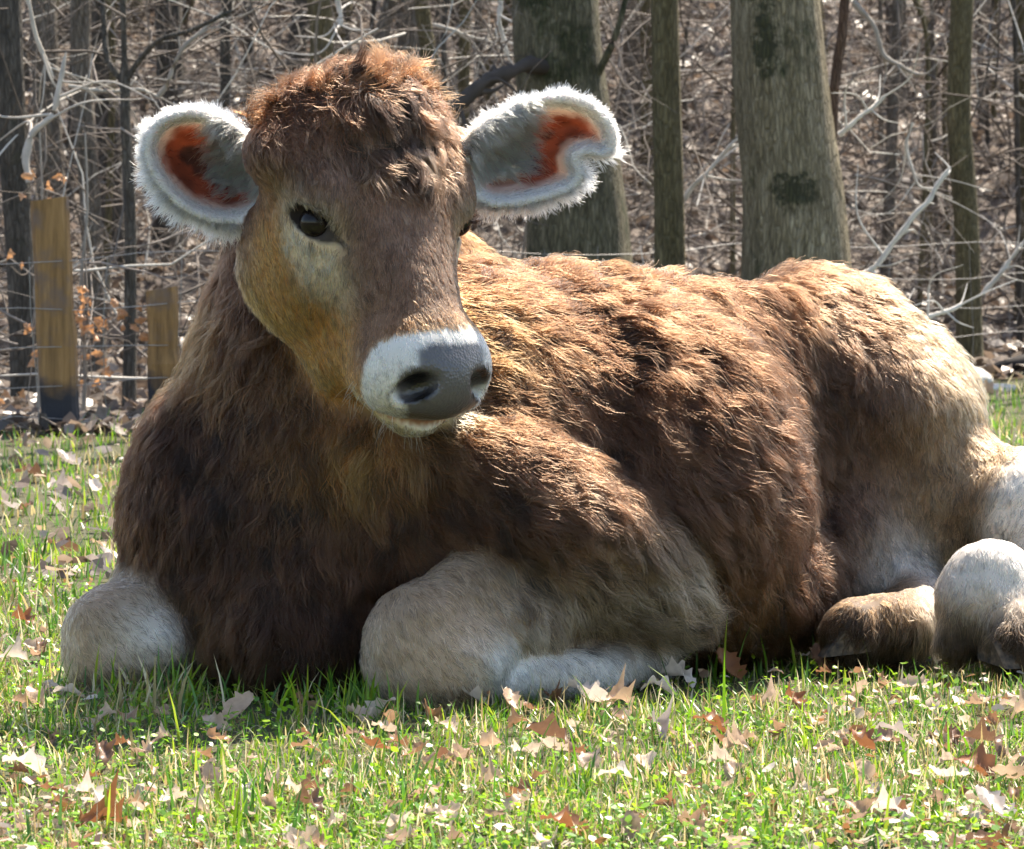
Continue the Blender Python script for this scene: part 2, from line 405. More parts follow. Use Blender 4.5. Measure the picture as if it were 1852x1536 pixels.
# single branches one can pick out
BR_ = [
 ('thick dark dead bough arching from the mossy trunk towards the poll', [(800, 205, 7.0), (840, 178, 7.05), (885, 140, 7.1), (935, 124, 7.15), (985, 122, 7.3), (1020, 128, 7.42)], 24, 30, (.07, .058, .052)),
 ('pale smooth crooked stem curving up beside the taller post', [(58, 330, 5.9), (50, 290, 5.9), (60, 245, 5.9), (86, 215, 5.9), (104, 170, 5.9), (124, 95, 5.9)], 17, 9, (.50, .46, .42)),
 ('thin pale stick crossing above the crooked stem', [(45, -10, 6.0), (62, 55, 6.0), (78, 95, 6.0), (98, 140, 6.0)], 10, 7, (.46, .42, .37)),
 ('long white branch rising from the rump towards the crooked olive trunk', [(1558, 498, 7.6), (1585, 478, 7.6), (1640, 405, 7.6), (1690, 345, 7.6), (1722, 300, 7.6)], 11, 8, (.66, .64, .61)),
 ('bent pale branch dropping behind the top of the rump', [(1575, 490, 7.6), (1590, 522, 7.6), (1620, 545, 7.6), (1655, 572, 7.6)], 12, 9, (.62, .60, .57)),
 ('white straight stick pointing at the foot of the crooked olive trunk', [(1672, 582, 7.9), (1705, 566, 7.9), (1740, 552, 7.9)], 9, 7, (.68, .66, .63)),
 ('short white branch above the long one, right of the broad grey trunk', [(1522, 246, 7.3), (1550, 218, 7.3), (1580, 198, 7.3), (1604, 172, 7.3)], 9, 6, (.62, .60, .56)),
 ('arched grey branch in the gap right of the broad grey trunk', [(1540, 0, 8.5), (1585, 55, 8.5), (1600, 100, 8.5), (1640, 128, 8.5), (1664, 142, 8.5)], 10, 8, (.33, .30, .27)),
 ('wavy pale twig hanging in the gap beside the crooked trunk', [(1650, 225, 8.2), (1640, 260, 8.2), (1650, 305, 8.2), (1664, 335, 8.2), (1700, 340, 8.2)], 7, 4, (.55, .52, .48)),
 ('pale branch low at the right edge by the crooked trunk', [(1775, 530, 8.8), (1810, 490, 8.8), (1852, 440, 8.8), (1900, 390, 8.8)], 9, 6, (.55, .52, .48)),
 ('white branch stub hanging between the poll and the olive trunk', [(612, -10, 7.5), (616, 25, 7.5), (610, 45, 7.5), (600, 56, 7.5)], 12, 7, (.66, .63, .60)),
 ('straight pale pole leaning right of the slim brown trunk', [(1238, 368, 8.0), (1275, 312, 8.0), (1320, 262, 8.0), (1348, 236, 8.0)], 8, 5, (.52, .49, .45)),
 ('long thin branch slanting over the forked sapling', [(282, 172, 6.3), (320, 112, 6.3), (355, 62, 6.3), (400, 20, 6.3)], 9, 6, (.36, .32, .28)),
 ('level pale stick crossing behind the forked sapling', [(120, 160, 6.4), (160, 164, 6.4), (215, 162, 6.4), (260, 168, 6.4), (300, 176, 6.4)], 8, 6, (.44, .41, .37)),
 ('white crooked branch left of the mossy trunk', [(906, 0, 8.0), (900, 40, 8.0), (912, 80, 8.0), (922, 108, 8.0)], 9, 6, (.60, .58, .54)),
 ('grey branch crossing between olive trunk and mossy trunk', [(785, 45, 8.2), (830, 58, 8.2), (880, 75, 8.2), (925, 95, 8.2)], 7, 5, (.46, .43, .39)),
]
for lb, pts, w0, w1, c in BR_:
    P_ = spline([W(*q) for q in pts], 24); D = P_[0, 1] + 5
    P_ = P_ + .010 * np.stack([vnoise(P_, 14, 31 + i) for i in range(3)], 1)
    rr = np.random.default_rng(len(lb)); P0 = P_[0].copy(); R0 = np.linspace(w0, w1, 24) / 2 / FPX * D * (1 + .16 * rr.normal(0, 1, 24)); R0[-1] *= .3; R0[-2] *= .7
    mb, mr = [P_ - P0], [R0]
    for q in range(5):                                   # side twigs
        i = int(rr.integers(3, 22)); d0 = nrm(np.gradient(P_, axis=0)[i] + rr.normal(0, .8, 3) * np.linalg.norm(np.gradient(P_, axis=0)[i])); L_ = rr.uniform(.08, .30)
        mb.append(spline([P_[i] - P0, P_[i] - P0 + d0 * L_ * .5, P_[i] - P0 + nrm(d0 + rr.normal(0, .35, 3)) * L_], 24)); mr.append(np.linspace(R0[i] * .5, .0012, 24))
    v, f, cl = tube_mesh(mb, mr, 8, [[*c, 1]] * len(mb))
    o = link('dead_branch', mesh_np('dead_branch', v, f, TWIG, True, {'twig_colour': ('FLOAT_COLOR', 'POINT', cl)}), None, Vector(P0))
    tag(o, lb, 'branch', 'dead branches in the undergrowth')
# ------------------------------------------------------------------ calf: one continuous body, built as a blended field
def m(px): return px / 1500.0
# head frame: origin at the poll, A towards the muzzle, Nn out of the forehead, S to the calf's left (right in the picture)
H0 = W(672, 148, -0.10)
A = nrm([0.283, -0.337, -0.898]); S = nrm([0.766, 0.643, 0.0]); Nn = nrm(np.cross(A, S)); 
if Nn[1] > 0: Nn = -Nn
HR = np.stack([S, Nn, A])                      # rows: world -> head local
def HP(s, n, a): return H0 + s * S + n * Nn + a * A
# body frame
BA = nrm([0.82, 0.57, 0.0]); BN = nrm([0.57, -0.82, 0.0]); BZ = np.array([0, 0, 1.0])
BR = np.stack([BA, BN, BZ])
BO = np.array([-0.304, -0.05, 0.0])
def BP(s, l, h): return BO + s * BA + l * BN + np.array([0, 0, h])
def rotrow(f, up):
    f = nrm(f); u = np.asarray(up, float); u = nrm(u - f * np.dot(u, f)); return np.stack([f, u, np.cross(f, u)])

PR = []      # (group, op, k, bbox centre, bbox radius, function)
def ell(g, c, r, rot=np.eye(3), k=0.03, op='+'):
    c = np.asarray(c, float); r = np.asarray(r, float)
    def f(p):
        q = (p - c) @ rot.T
        k0 = np.linalg.norm(q / r, axis=-1); k1 = np.linalg.norm(q / (r * r), axis=-1)
        return k0 * (k0 - 1) / np.maximum(k1, 1e-6)
    PR.append((g, op, k, c, r.max(), f))
def cone(g, a, b, ra, rb, k=0.03, op='+', flat=None):
    a = np.asarray(a, float); b = np.asarray(b, float); ba = b - a; L2 = ba @ ba
    def f(p):
        t = np.clip(((p - a) @ ba) / L2, 0, 1)
        return np.linalg.norm(p - a - t[..., None] * ba, axis=-1) - (ra + (rb - ra) * t)
    PR.append((g, op, k, (a + b) / 2, math.sqrt(L2) / 2 + max(ra, rb), f))
def loft(g, st, k=0.02, op='+', ex=2.3):
    """head loft: stations (a, half width, top, bottom)"""
    st = np.array(st, float)
    def f(p):
        q = (p - H0) @ HR.T
        a = q[..., 2]; ac = np.clip(a, st[0, 0], st[-1, 0])
        w = np.interp(ac, st[:, 0], st[:, 1]); tp = np.interp(ac, st[:, 0], st[:, 2]); bt = np.interp(ac, st[:, 0], st[:, 3])
        c = (tp + bt) / 2; h = (tp - bt) / 2
        dz = (q[..., 1] - c) / h
        dq = np.minimum(dz * dz, 1.4); wl = w * np.where(dz < 0, 1 - 0.32 * dq, 1 - 0.06 * dq)   # the jaw is narrower than the brow
        e = (np.abs(q[..., 0] / wl) ** ex + np.abs(dz) ** ex) ** (1 / ex)
        d = (e - 1) * np.minimum(wl, h)
        over = np.abs(a - ac)
        return np.where(over > 0, np.sqrt(np.maximum(d, 0) ** 2 + over ** 2) + np.minimum(d, 0) * 0, d)
    cc = HP(0, (st[:, 2].max() + st[:, 3].min()) / 2, st[:, 0].mean())
    PR.append((g, op, k, cc, 0.26, f))

def field_eval(groups=None, pts=None):
    """blended field at free points, for some groups only"""
    d = np.full(len(pts), 1.0)
    for g, op, k, c, r, f in PR:
        if groups and g not in groups or op == '-': continue
        e = f(pts); h = np.maximum(k - np.abs(d - e), 0) / k
        d = np.minimum(d, e) - h * h * k * .25
    return d
# --- torso
ell('torso', BP(.46, .0, .255), (.37, .215, .24), BR, .05)                  # barrel
ell('torso', BP(.515, .095, .245), (.20, .18, .228), BR, .02)                # belly swell on the near side
ell('torso', BP(.34, .0, .39), (.24, .10, .10), BR, .06)                   # withers
ell('torso', BP(.24, .0, .26), (.25, .20, .235), BR, .06)                  # chest
ell('torso', W(470, 960, .07), (.155, .17, .20), np.eye(3), .06)
ell('torso', W(345, 900, .03), (.080, .09, .150), np.eye(3), .03)            # point of the far shoulder
cone('torso', W(590, 800, -.02), W(545, 1130, -.075), .055, .075, .05)      # dewlap           # breast
ell('torso', W(510, 1140, .0), (.13, .13, .10), np.eye(3), .05)            # brisket
cone('torso', BP(.45, .0, .415), BP(.90, .0, .395), .080, .085, .06)   # loin
ell('torso', BP(.60, .06, .11), (.22, .16, .115), BR, .04)                 # belly on the ground
ell('torso', BP(.92, -.03, .305), (.20, .155, .155), BR, .06)              # pelvis
ell('torso', W(1485, 570, .50), (.10, .08, .065), BR, .05)                 # hook bone
cone('torso', W(1525, 620, .58), W(1625, 800, .58), .082, .095, .05)        # rump
# --- neck
cone('neck', W(578, 400, .10), W(555, 620, .12), .095, .124, .05)
cone('neck', W(555, 620, .12), W(475, 860, .09), .124, .150, .05)
cone('neck', W(640, 430, .14), W(800, 700, .24), .10, .16, .06)            # crest towards the withers
cone('neck', W(545, 640, .06), W(555, 880, .0), .085, .10, .05)             # throat and dewlap
# --- fore leg, near side
ell('upper', W(1010, 955, -.015), (.225, .10, .120), rotrow([.70, .35, -.50], [0, 0, 1]), .025)
cone('foreleg', W(1085, 1020, .03), W(790, 1172, -.16), .084, .064, .03)
ell('foreleg', W(752, 1178, -.175), (.060, .060, .064), np.eye(3), .03)
ell('foreleg', W(800, 1195, -.17), (.075, .055, .055), np.eye(3), .03)
ell('foreleg', W(722, 1140, -.195), (.026, .030, .028), np.eye(3), .03)      # knee cap
cone('foreleg', W(760, 1105, -.19), W(930, 1010, -.08), .030, .034, .03)       # tendon ridge    # carpus
cone('foreleg', W(755, 1215, -.165), W(800, 1240, -.16), .050, .045, .02)
cone('foreleg', W(840, 1228, -.17), W(1085, 1215, -.06), .033, .031, .008)    # cannon folded under
cone('foreleg', W(1085, 1215, -.06), W(1180, 1185, .04), .036, .030, .02)
# --- fore leg, far side
cone('foreleg', W(360, 1060, .10), W(240, 1140, -.035), .085, .062, .04)
ell('foreleg', W(205, 1165, -.05), (.062, .062, .062), np.eye(3), .03)
ell('foreleg', W(175, 1120, -.075), (.028, .030, .030), np.eye(3), .03)
ell('foreleg', W(270, 1175, -.075), (.040, .030, .034), np.eye(3), .03)
cone('foreleg', W(205, 1205, -.045), W(235, 1225, -.04), .048, .040, .02)
cone('foreleg', W(240, 1195, -.05), W(385, 1200, -.02), .034, .030, .01)
# --- hind leg, near side
ell('thigh', W(1560, 720, .49), (.14, .11, .19), rotrow([.85, .45, -.1], [.25, 0, 1]), .06)
cone('thigh', W(1505, 740, .46), W(1515, 1050, .36), .085, .065, .05)
cone('thigh', W(1605, 800, .46), W(1820, 955, .42), .100, .072, .06)
cone('thigh', W(1550, 980, .36), W(1660, 1080, .36), .070, .052, .04)      # pale groin
cone('thigh', W(1650, 870, .42), W(1870, 915, .36), .075, .065, .05)       # gaskin
cone('hindleg', W(1870, 930, .36), W(2000, 1060, .30), .080, .055, .04)
cone('hindleg', W(2000, 1060, .30), W(1800, 1070, .14), .045, .046, .03)
ell('hindleg', W(1785, 1066, .12), (.060, .058, .062), np.eye(3), .025)
cone('hindleg', W(1765, 1100, .11), W(1740, 1150, .10), .040, .030, .03)    # fetlock
cone('hindleg', W(1800, 1110, .09), W(1845, 1160, .06), .042, .040, .02)
# --- far hind foot
cone('hindleg', W(1665, 1100, .30), W(1640, 1125, .20), .045, .040, .02)
cone('hindleg', W(1630, 1128, .17), W(1545, 1138, .13), .038, .036, .015)
# --- head
loft('head', [(-.006, .070, -.022, -.09), (.012, .090, -.006, -.11), (.05, .106, .006, -.14), (.09, .113, .010, -.165), (.13, .118, .008, -.185), (.165, .113, .003, -.200),
              (.20, .100, .000, -.205), (.24, .084, -.001, -.200), (.275, .075, -.002, -.188), (.31, .071, -.004, -.170), (.34, .070, -.012, -.148), (.365, .058, -.030, -.122)], .02, ex=2.4)
ell('head', HP(0, -.03, .026), (.092, .05, .045), HR, .03)                    # poll
for sg in (-1, 1):
    ell('head', HP(sg * .100, -.036, .128), (.026, .030, .040), HR, .03)    # brow
    ell('head', HP(sg * .090, -.135, .165), (.034, .070, .080), HR, .04)    # cheek muscle
    ell('head', HP(sg * .046, -.068, .345), (.036, .050, .042), HR, .03)    # upper lip pad
    cone('head', HP(sg * .090, -.06, .055), HP(sg * .125, -.065, .058), .034, .028, .05)   # ear root
ell('head', HP(0, -.056, .342), (.074, .056, .060), HR, .03)               # rounded muzzle
ell('head', HP(0, -.046, .372), (.060, .038, .030), rotrow(S, Nn - .5 * A), .02)   # nose pad
cone('head', HP(0, -.135, .26), HP(0, -.098, .376), .055, .034, .012)
ell('head', HP(0, -.094, .378), (.052, .030, .026), HR, .012)               # lower lip       # chin
cone('head', HP(0, -.15, .12), HP(0, -.140, .26), .085, .055, .03)
for sg in (-1, 1): cone('head', HP(sg * .048, -.165, .165), HP(sg * .036, -.150, .285), .056, .040, .04)          # jaw
# --- carved features
EYE = {}; EYEAX = {}; NOS = {}
for sg in (-1, 1):
    ec = HP(sg * .1015, -.052, .158)
    EYE[sg] = ec
    out = nrm(sg * .88 * S + .45 * Nn + .05 * A)
    fw = nrm(A + .75 * Nn)
    EYEAX[sg] = rotrow(fw, np.cross(out, fw))
    ell('head', ec + out * .016, (.034, .0165, .020), EYEAX[sg], .006, '-')
    # nostril: a comma that opens to the front and side
    nc = HP(sg * .046, -.027, .380)
    NOS[sg] = nc
    ell('head', nc, (.0195, .0130, .030), rotrow(.75 * sg * S + .55 * Nn, A), .006, '-')
    cone('head', nc + sg * S * .010 + Nn * .012, nc + sg * S * .022 + Nn * .012 - A * .012, .0060, .005, .006, '-')
mp = []
for s_ in np.linspace(-.066, .066, 13):                                  # mouth line, laid on the surface
    n_ = -.079 - .020 * (abs(s_) / .06) ** 2
    aa = np.linspace(.45, .20, 120); q = np.array([HP(s_, n_, t) for t in aa])
    ins = np.argmax(field_eval(('head',), q) < 0)
    mp.append(q[ins])
MOUTH = np.array(mp)
for a_, b_ in zip(mp[:-1], mp[1:]): cone('head', a_, b_, .0055, .0055, .005, '-')

# --- ears: cupped sheets sampled as points; the outline is in the ear's own plane, in millimetres
def in_poly(u, v, poly):
    inside = np.zeros(u.shape, bool); j = len(poly) - 1
    for i in range(len(poly)):
        xi, yi = poly[i]; xj, yj = poly[j]
        inside ^= ((yi > v) != (yj > v)) & (u < (xj - xi) * (v - yi) / (yj - yi + 1e-12) + xi)
        j = i
    return inside
def poly_dist(u, v, poly):
    d = np.full(u.shape, 1e9)
    for i in range(len(poly)):
        a = np.array(poly[i], float); b = np.array(poly[(i + 1) % len(poly)], float); e = b - a
        t = np.clip(((u - a[0]) * e[0] + (v - a[1]) * e[1]) / (e @ e + 1e-9), 0, 1)
        d = np.minimum(d, np.hypot(u - a[0] - t * e[0], v - a[1] - t * e[1]))
    return d
def smooth_poly(p, it=2):
    p = np.array(p, float)
    for _ in range(it):
        q = np.roll(p, -1, 0); p = np.stack([.75 * p + .25 * q, .25 * p + .75 * q], 1).reshape(-1, 2)
    return p
EARS = {}
def ear(side, outline_px, y_base, y_tip, cup):
    poly = smooth_poly(outline_px)
    x0, y0 = poly.min(0); x1, y1 = poly.max(0)
    gu, gv = np.meshgrid(np.arange(x0, x1, 3.0), np.arange(y0, y1, 3.0)); gu = gu.ravel(); gv = gv.ravel()
    k = in_poly(gu, gv, poly); gu, gv = gu[k], gv[k]
    gu = np.concatenate([gu, poly[:, 0]]); gv = np.concatenate([gv, poly[:, 1]])
    d = poly_dist(gu, gv, poly)
    t = np.abs(gu - (x1 if side < 0 else x0)) / (x1 - x0)
    dep = y_base + (y_tip - y_base) * t + cup * (1 - np.exp(-d / 32.0))
    pts = np.array([W(a, b, c) for a, b, c in zip(gu, gv, dep)])
    EARS[side] = dict(pts=pts, d=d, poly=poly, uv=np.stack([gu, gv], 1), t=t)
    return pts
ear(-1, [(492, 300), (455, 262), (405, 218), (345, 200), (290, 215), (262, 255), (268, 300), (300, 350), (345, 385), (400, 402), (450, 395), (490, 370)], -.065, -.10, .062)
ear(1, [(838, 265), (885, 225), (940, 192), (1000, 174), (1060, 186), (1100, 220), (1112, 268), (1092, 284), (1060, 270), (1034, 284), (1052, 312), (1040, 338), (1000, 352), (940, 368), (880, 372), (842, 340)], -.025, -.01, .060)

# --- evaluate on a grid
HGRID = 0.0048
lo = np.array([-.62, -.42, -.03]); hi = np.array([1.02, .92, .82])
dims = np.ceil((hi - lo) / HGRID).astype(int)
F = np.full(dims, .3, np.float32)
ax = [lo[i] + HGRID * np.arange(dims[i]) for i in range(3)]
def subgrid(c, r):
    a = np.maximum(np.floor((c - r - lo) / HGRID).astype(int), 0); b = np.minimum(np.ceil((c + r - lo) / HGRID).astype(int) + 1, dims)
    return a, b
order = [p for p in PR if p[1] == '+'] + [None] + [p for p in PR if p[1] == '-']
for pr in order:
    if pr is None:
        for side, E in EARS.items():                                     # ears join before the carving
            G = np.full(dims, .3, np.float32) if False else None
            a, b = subgrid(E['pts'].mean(0), .14)
            sub = np.full(b - a, .3, np.float32)
            base = np.floor((E['pts'] - lo) / HGRID).astype(int)
            rad = 4
            for dx in range(-rad, rad + 1):
                for dy in range(-rad, rad + 1):
                    for dz in range(-rad, rad + 1):
                        ii = base + (dx, dy, dz); q = lo + ii * HGRID
                        dd = np.linalg.norm(q - E['pts'], axis=1) - .0062
                        jj = ii - a
                        ok = np.all((jj >= 0) & (jj < b - a), axis=1)
                        np.minimum.at(sub, tuple(jj[ok].T), dd[ok].astype(np.float32))
            V = F[a[0]:b[0], a[1]:b[1], a[2]:b[2]]
            k = .016; h = np.maximum(k - np.abs(V - sub), 0) / k
            F[a[0]:b[0], a[1]:b[1], a[2]:b[2]] = np.minimum(V, sub) - h * h * k * .25
        continue
    g, op, k, c, r, f = pr
    a, b = subgrid(c, r + .05)
    if np.any(b <= a): continue
    gx, gy, gz = np.meshgrid(ax[0][a[0]:b[0]], ax[1][a[1]:b[1]], ax[2][a[2]:b[2]], indexing='ij')
    e = f(np.stack([gx, gy, gz], -1))
    V = F[a[0]:b[0], a[1]:b[1], a[2]:b[2]]
    if op == '+':
        h = np.maximum(k - np.abs(V - e), 0) / k
        V[...] = np.minimum(V, e) - h * h * k * .25
    else:
        e = -e; h = np.maximum(k - np.abs(V - e), 0) / k
        V[...] = np.maximum(V, e) + h * h * k * .25
zz = ax[2][None, None, :]
F = np.maximum(F, (-.004 - zz).astype(np.float32))                       # rests on the turf

def surface_nets(F, lo, h):
    s = F < 0
    c = np.zeros(np.array(F.shape) - 1, np.int8)
    for dx in (0, 1):
        for dy in (0, 1):
            for dz in (0, 1):
                c += s[dx:F.shape[0] - 1 + dx, dy:F.shape[1] - 1 + dy, dz:F.shape[2] - 1 + dz]
    act = (c > 0) & (c < 8)
    idx = np.argwhere(act)
    vid = np.full(act.shape, -1, np.int32); vid[act] = np.arange(len(idx))
    acc = np.zeros((len(idx), 3)); cnt = np.zeros(len(idx))
    cor = [(0,0,0),(1,0,0),(0,1,0),(1,1,0),(0,0,1),(1,0,1),(0,1,1),(1,1,1)]
    for i in range(8):
        for j in range(i + 1, 8):
            if sum(abs(cor[i][q] - cor[j][q]) for q in range(3)) != 1: continue
            va = F[tuple((idx + cor[i]).T)]; vb = F[tuple((idx + cor[j]).T)]
            x = (va < 0) != (vb < 0)
            t = np.where(x, va / np.where(x, va - vb, 1), 0)
            p = np.array(cor[i]) + t[:, None] * (np.array(cor[j]) - np.array(cor[i]))
            acc += p * x[:, None]; cnt += x
    v = lo + (idx + acc / cnt[:, None]) * h
    quads = []
    for axn in range(3):
        u, w = [(1, 2), (2, 0), (0, 1)][axn]
        sl0 = [slice(1, -1)] * 3; sl0[axn] = slice(0, -1); sl1 = list(sl0); sl1[axn] = slice(1, None)
        e0 = s[tuple(sl0)]; e1 = s[tuple(sl1)]
        ch = np.argwhere(e0 != e1)
        flip = e1[tuple(ch.T)]
        off = np.ones(3, int); off[axn] = 0
        b0 = ch + off
        du = np.zeros(3, int); du[u] = 1; dw = np.zeros(3, int); dw[w] = 1
        q = np.stack([vid[tuple((b0 - du - dw).T)], vid[tuple((b0 - dw).T)], vid[tuple(b0.T)], vid[tuple((b0 - du).T)]], 1)
        q[flip] = q[flip][:, ::-1]
        quads.append(q)
    q = np.concatenate(quads)
    return v, q[(q >= 0).all(1)]
hc_ = HP(0, -.08, .2)
dist_h = np.sqrt((ax[0][:, None, None] - hc_[0]) ** 2 + (ax[1][None, :, None] - hc_[1]) ** 2 + (zz - hc_[2]) ** 2)
F += (.009 * smooth01(dist_h, .24, .34) * smooth01(zz, .20, .30) * smooth01(-zz, -.55, -.50)).astype(np.float32)   # leave room for the long coat
bv, bq = surface_nets(F, lo, HGRID)
# keep the largest connected piece, then relax a little
def relax(v, q, it=2, lam=.5):
    e = np.concatenate([q[:, [0, 1]], q[:, [1, 2]], q[:, [2, 3]], q[:, [3, 0]]])
    for _ in range(it):
        acc = np.zeros_like(v); cnt = np.zeros(len(v))
        for a, b in ((0, 1), (1, 0)):
            for d in range(3): acc[:, d] += np.bincount(e[:, a], v[e[:, b], d], len(v))
            cnt += np.bincount(e[:, a], minlength=len(v))
        v = v + lam * (acc / cnt[:, None] - v)
    return v
bv = relax(bv, bq, 2)
def vert_normals(v, q):
    n = np.cross(v[q[:, 2]] - v[q[:, 0]], v[q[:, 3]] - v[q[:, 1]])
    o = np.zeros_like(v)
    for c in range(4):
        for d in range(3): o[:, d] += np.bincount(q[:, c], n[:, d], len(v))
    return nrm(o)
bn = vert_normals(bv, bq)
legl = smooth01(-bv[:, 2], -.17, -.12) * smooth01(bv[:, 2], .0, .03)
bv = bv + bn * (legl * (.0055 * fbm(bv, 17, 43) + .002 * fbm(bv, 48, 44)))[:, None]
lump = smooth01(np.linalg.norm(bv - hc_, axis=1), .26, .36) * smooth01(bv[:, 2], .06, .16)
bv = bv + bn * (lump * (.010 * fbm(bv, 9, 41) + .005 * fbm(bv, 24, 42)))[:, None]
bn = vert_normals(bv, bq)
# --- which region does a point of the skin belong to
GR = ['head', 'neck', 'torso', 'upper', 'foreleg', 'thigh', 'hindleg']
gd = np.stack([field_eval((g,), bv) for g in GR], 1)
glab = gd.argmin(1)
hl = (bv - H0) @ HR.T                                  # head coordinates s, n, a
bpx = np.stack(PIX(bv), 1)
view = nrm(CAM - bv)
facing = (bn * view).sum(1)
ear_d = np.full(len(bv), 1.0); ear_rim = np.full(len(bv), 99.0); ear_t = np.zeros(len(bv)); ear_uv = np.zeros((len(bv), 2)); ear_side = np.zeros(len(bv), int)
for side, E in EARS.items():
    c = E['pts'].mean(0); cand = np.where(np.linalg.norm(bv - c, axis=1) < .13)[0]
    for ch in np.array_split(cand, max(1, len(cand) // 1500)):
        dm = np.linalg.norm(bv[ch][:, None] - E['pts'][None], axis=2); j = dm.argmin(1)
        ear_d[ch] = dm[np.arange(len(ch)), j]; ear_rim[ch] = E['d'][j]; ear_t[ch] = E['t'][j]; ear_uv[ch] = E['uv'][j]; ear_side[ch] = side
is_ear = (ear_d < .011) & (gd[:, 0] > .004)

def mixc(a, b, t): return a + (np.asarray(b) - a) * np.asarray(t)[:, None]
def gauss2(x, y, cx, cy, rx, ry): return np.exp(-(((x - cx) / rx) ** 2 + ((y - cy) / ry) ** 2))
BROWN = np.array([.163, .0915, .060]); ORANGE = np.array([.188, .102, .059]); TAUPE = np.array([.250, .160, .113]); DARK = np.array([.090, .049, .031])
CREAM = np.array([.74, .62, .46]); WHITE = np.array([.80, .78, .75]); BEIGE = np.array([.46, .35, .255]); PALE = np.array([.59, .47, .37]); TAN = np.array([.54, .305, .120])
def coat_colour(p, n, lab, hl, px):
    x, y = px[:, 0], px[:, 1]
    c = np.tile(BROWN, (len(p), 1))
    n1 = fbm(p, 9, 1); n2 = fbm(p, 30, 2)
    body = (lab == 2) | (lab == 1) | (lab == 3)
    c = mixc(c, ORANGE * .68, smooth01(n[:, 2], .20, .75) * .85 * body)
    c = mixc(c, DARK, smooth01(-x, -740, -440) * smooth01(y, 560, 800) * .88 * body * (n[:, 2] < .6))       # slightly darker breast coat, deepened further with painted shade
    c = mixc(c, TAN, gauss2(x, y, 640, 830, 110, 70) * .7 * body)
    c = mixc(c, TAUPE, gauss2(x, y, 1010, 900, 170, 90) * .35 * body)
    pat = fbm(p, 6.5, 14, 3); c = mixc(c, DARK * 1.1, smooth01(-pat, .02, .45) * .55 * body); c = mixc(c, TAN * .85, smooth01(pat, .08, .55) * .24 * body)
    # thigh and rump
    th = (lab == 5) | ((lab == 2) & (x > 1440) & (gd_of(p, 5) < .06))
    t = np.clip(smooth01(x + .22 * (y - 760), 1560, 1740) * .95, 0, 1)
    tc = mixc(np.tile(TAUPE * .85, (len(p), 1)), np.array([.40, .285, .19]), t)
    tc = mixc(tc, ORANGE, smooth01(n[:, 2], .5, .95) * (x < 1620) * .6)
    tc = mixc(tc, [.40, .28, .175], smooth01(x - .75 * (y - 640), 1620, 1720) * .7)
    tc = mixc(tc, WHITE, gauss2(x, y, 1640, 1060, 70, 90) * .9)
    tc = mixc(tc, BROWN, gauss2(x, y, 1480, 900, 50, 220) * .6)
    w = smooth01(x, 1420, 1500) * (lab == 2) + 1.0 * (lab == 5)
    c = mixc(c, tc * 1.0, np.clip(w, 0, 1)) if False else c * (1 - np.clip(w, 0, 1))[:, None] + tc * np.clip(w, 0, 1)[:, None]
    # legs
    fl = lab == 4
    lc = np.tile(PALE, (len(p), 1))
    lc = mixc(lc, BEIGE * .80, smooth01(-y, -1190, -1080) * .8); lc = mixc(lc, BEIGE * .62, smooth01(x - .9 * (y - 1000), 760, 960) * (y < 1185) * .9); lc = mixc(lc, BEIGE * .8, smooth01(fbm(p, 22, 51), .1, .6) * .5)
    lc = mixc(lc, BROWN * 1.2, smooth01(x, 1080, 1220) * .8)
    lc = mixc(lc, WHITE * .92, ((y > 1178) & (x > 890)) * .85 + gauss2(x, y, 900, 1215, 45, 40) * .7)
    lc = mixc(lc, WHITE * .95, gauss2(x, y, 285, 1150, 70, 60) * .8)
    lc = mixc(lc, BEIGE * .75, smooth01(y, 1185, 1260) * (x < 260) * .7)
    c = np.where(fl[:, None], lc, c)
    ua = lab == 3
    c = np.where(ua[:, None], mixc(c, BEIGE * .80, smooth01(y + .45 * x, 1390, 1590) * .75), c)
    hd = lab == 6
    hc = mixc(np.tile(PALE * 1.05, (len(p), 1)), np.array([.21, .125, .062]), smooth01(-x, -1690, -1640) * .85)
    hc = mixc(hc, WHITE, smooth01(x, 1650, 1690) * smooth01(-y, -1110, -1040) * .7)
    mud = smooth01(n1 * .8 + n2 * .8 + (y - 1078) / 85, .05, .40)
    hc = mixc(hc, [.075, .048, .030], mud * .95)
    c = np.where(hd[:, None], hc, c)
    # head
    s_, n_, a_ = hl[:, 0], hl[:, 1], hl[:, 2]
    hc = np.tile(TAUPE * 1.05, (len(p), 1))
    hc = mixc(hc, TAN * .95, smooth01(-n_, .045, .10) * smooth01(a_, .06, .16) * .9)
    hc = mixc(hc, BROWN * 1.25, smooth01(-a_, -.12, -.02) * .85)
    hc = mixc(hc, BROWN * .95, smooth01(-a_, -.04, .01) * .9)
    hc = mixc(hc, TAUPE, smooth01(-n_, .12, .16) * smooth01(-a_, -.20, -.12) * .7)
    hc = mixc(hc, TAN, gauss2(a_, np.abs(s_), .345, .04, .045, .05) * .55 * (n_ > -.05))
    eyep = np.exp(-((((a_ - .195) / .062) ** 2) + ((n_ + .062 + (a_ - .16) * .12) / .028) ** 2) ** 1.6) * (np.abs(s_) > .05)
    ring = sum(np.exp(-(np.linalg.norm(p - EYE[sg], axis=1) / .042) ** 4) for sg in (-1, 1))
    hc = mixc(hc, CREAM * 1.0, np.clip(eyep * .9 + ring * .55, 0, .92))
    hc = mixc(hc, BEIGE * .9, gauss2(a_, n_, .118, -.055, .022, .022) * .7 * (np.abs(s_) > .06))
    wm = smooth01(a_ + .9 * np.minimum(n_ + .038, 0) + .010 * n1, .314, .326) * (n_ > -.125)
    hc = mixc(hc, WHITE, wm)
    hc = mixc(hc, [.66, .55, .36], smooth01(a_, .33, .36) * smooth01(-n_, .088, .098) * .8)
    c = np.where((lab == 0)[:, None], hc, c)
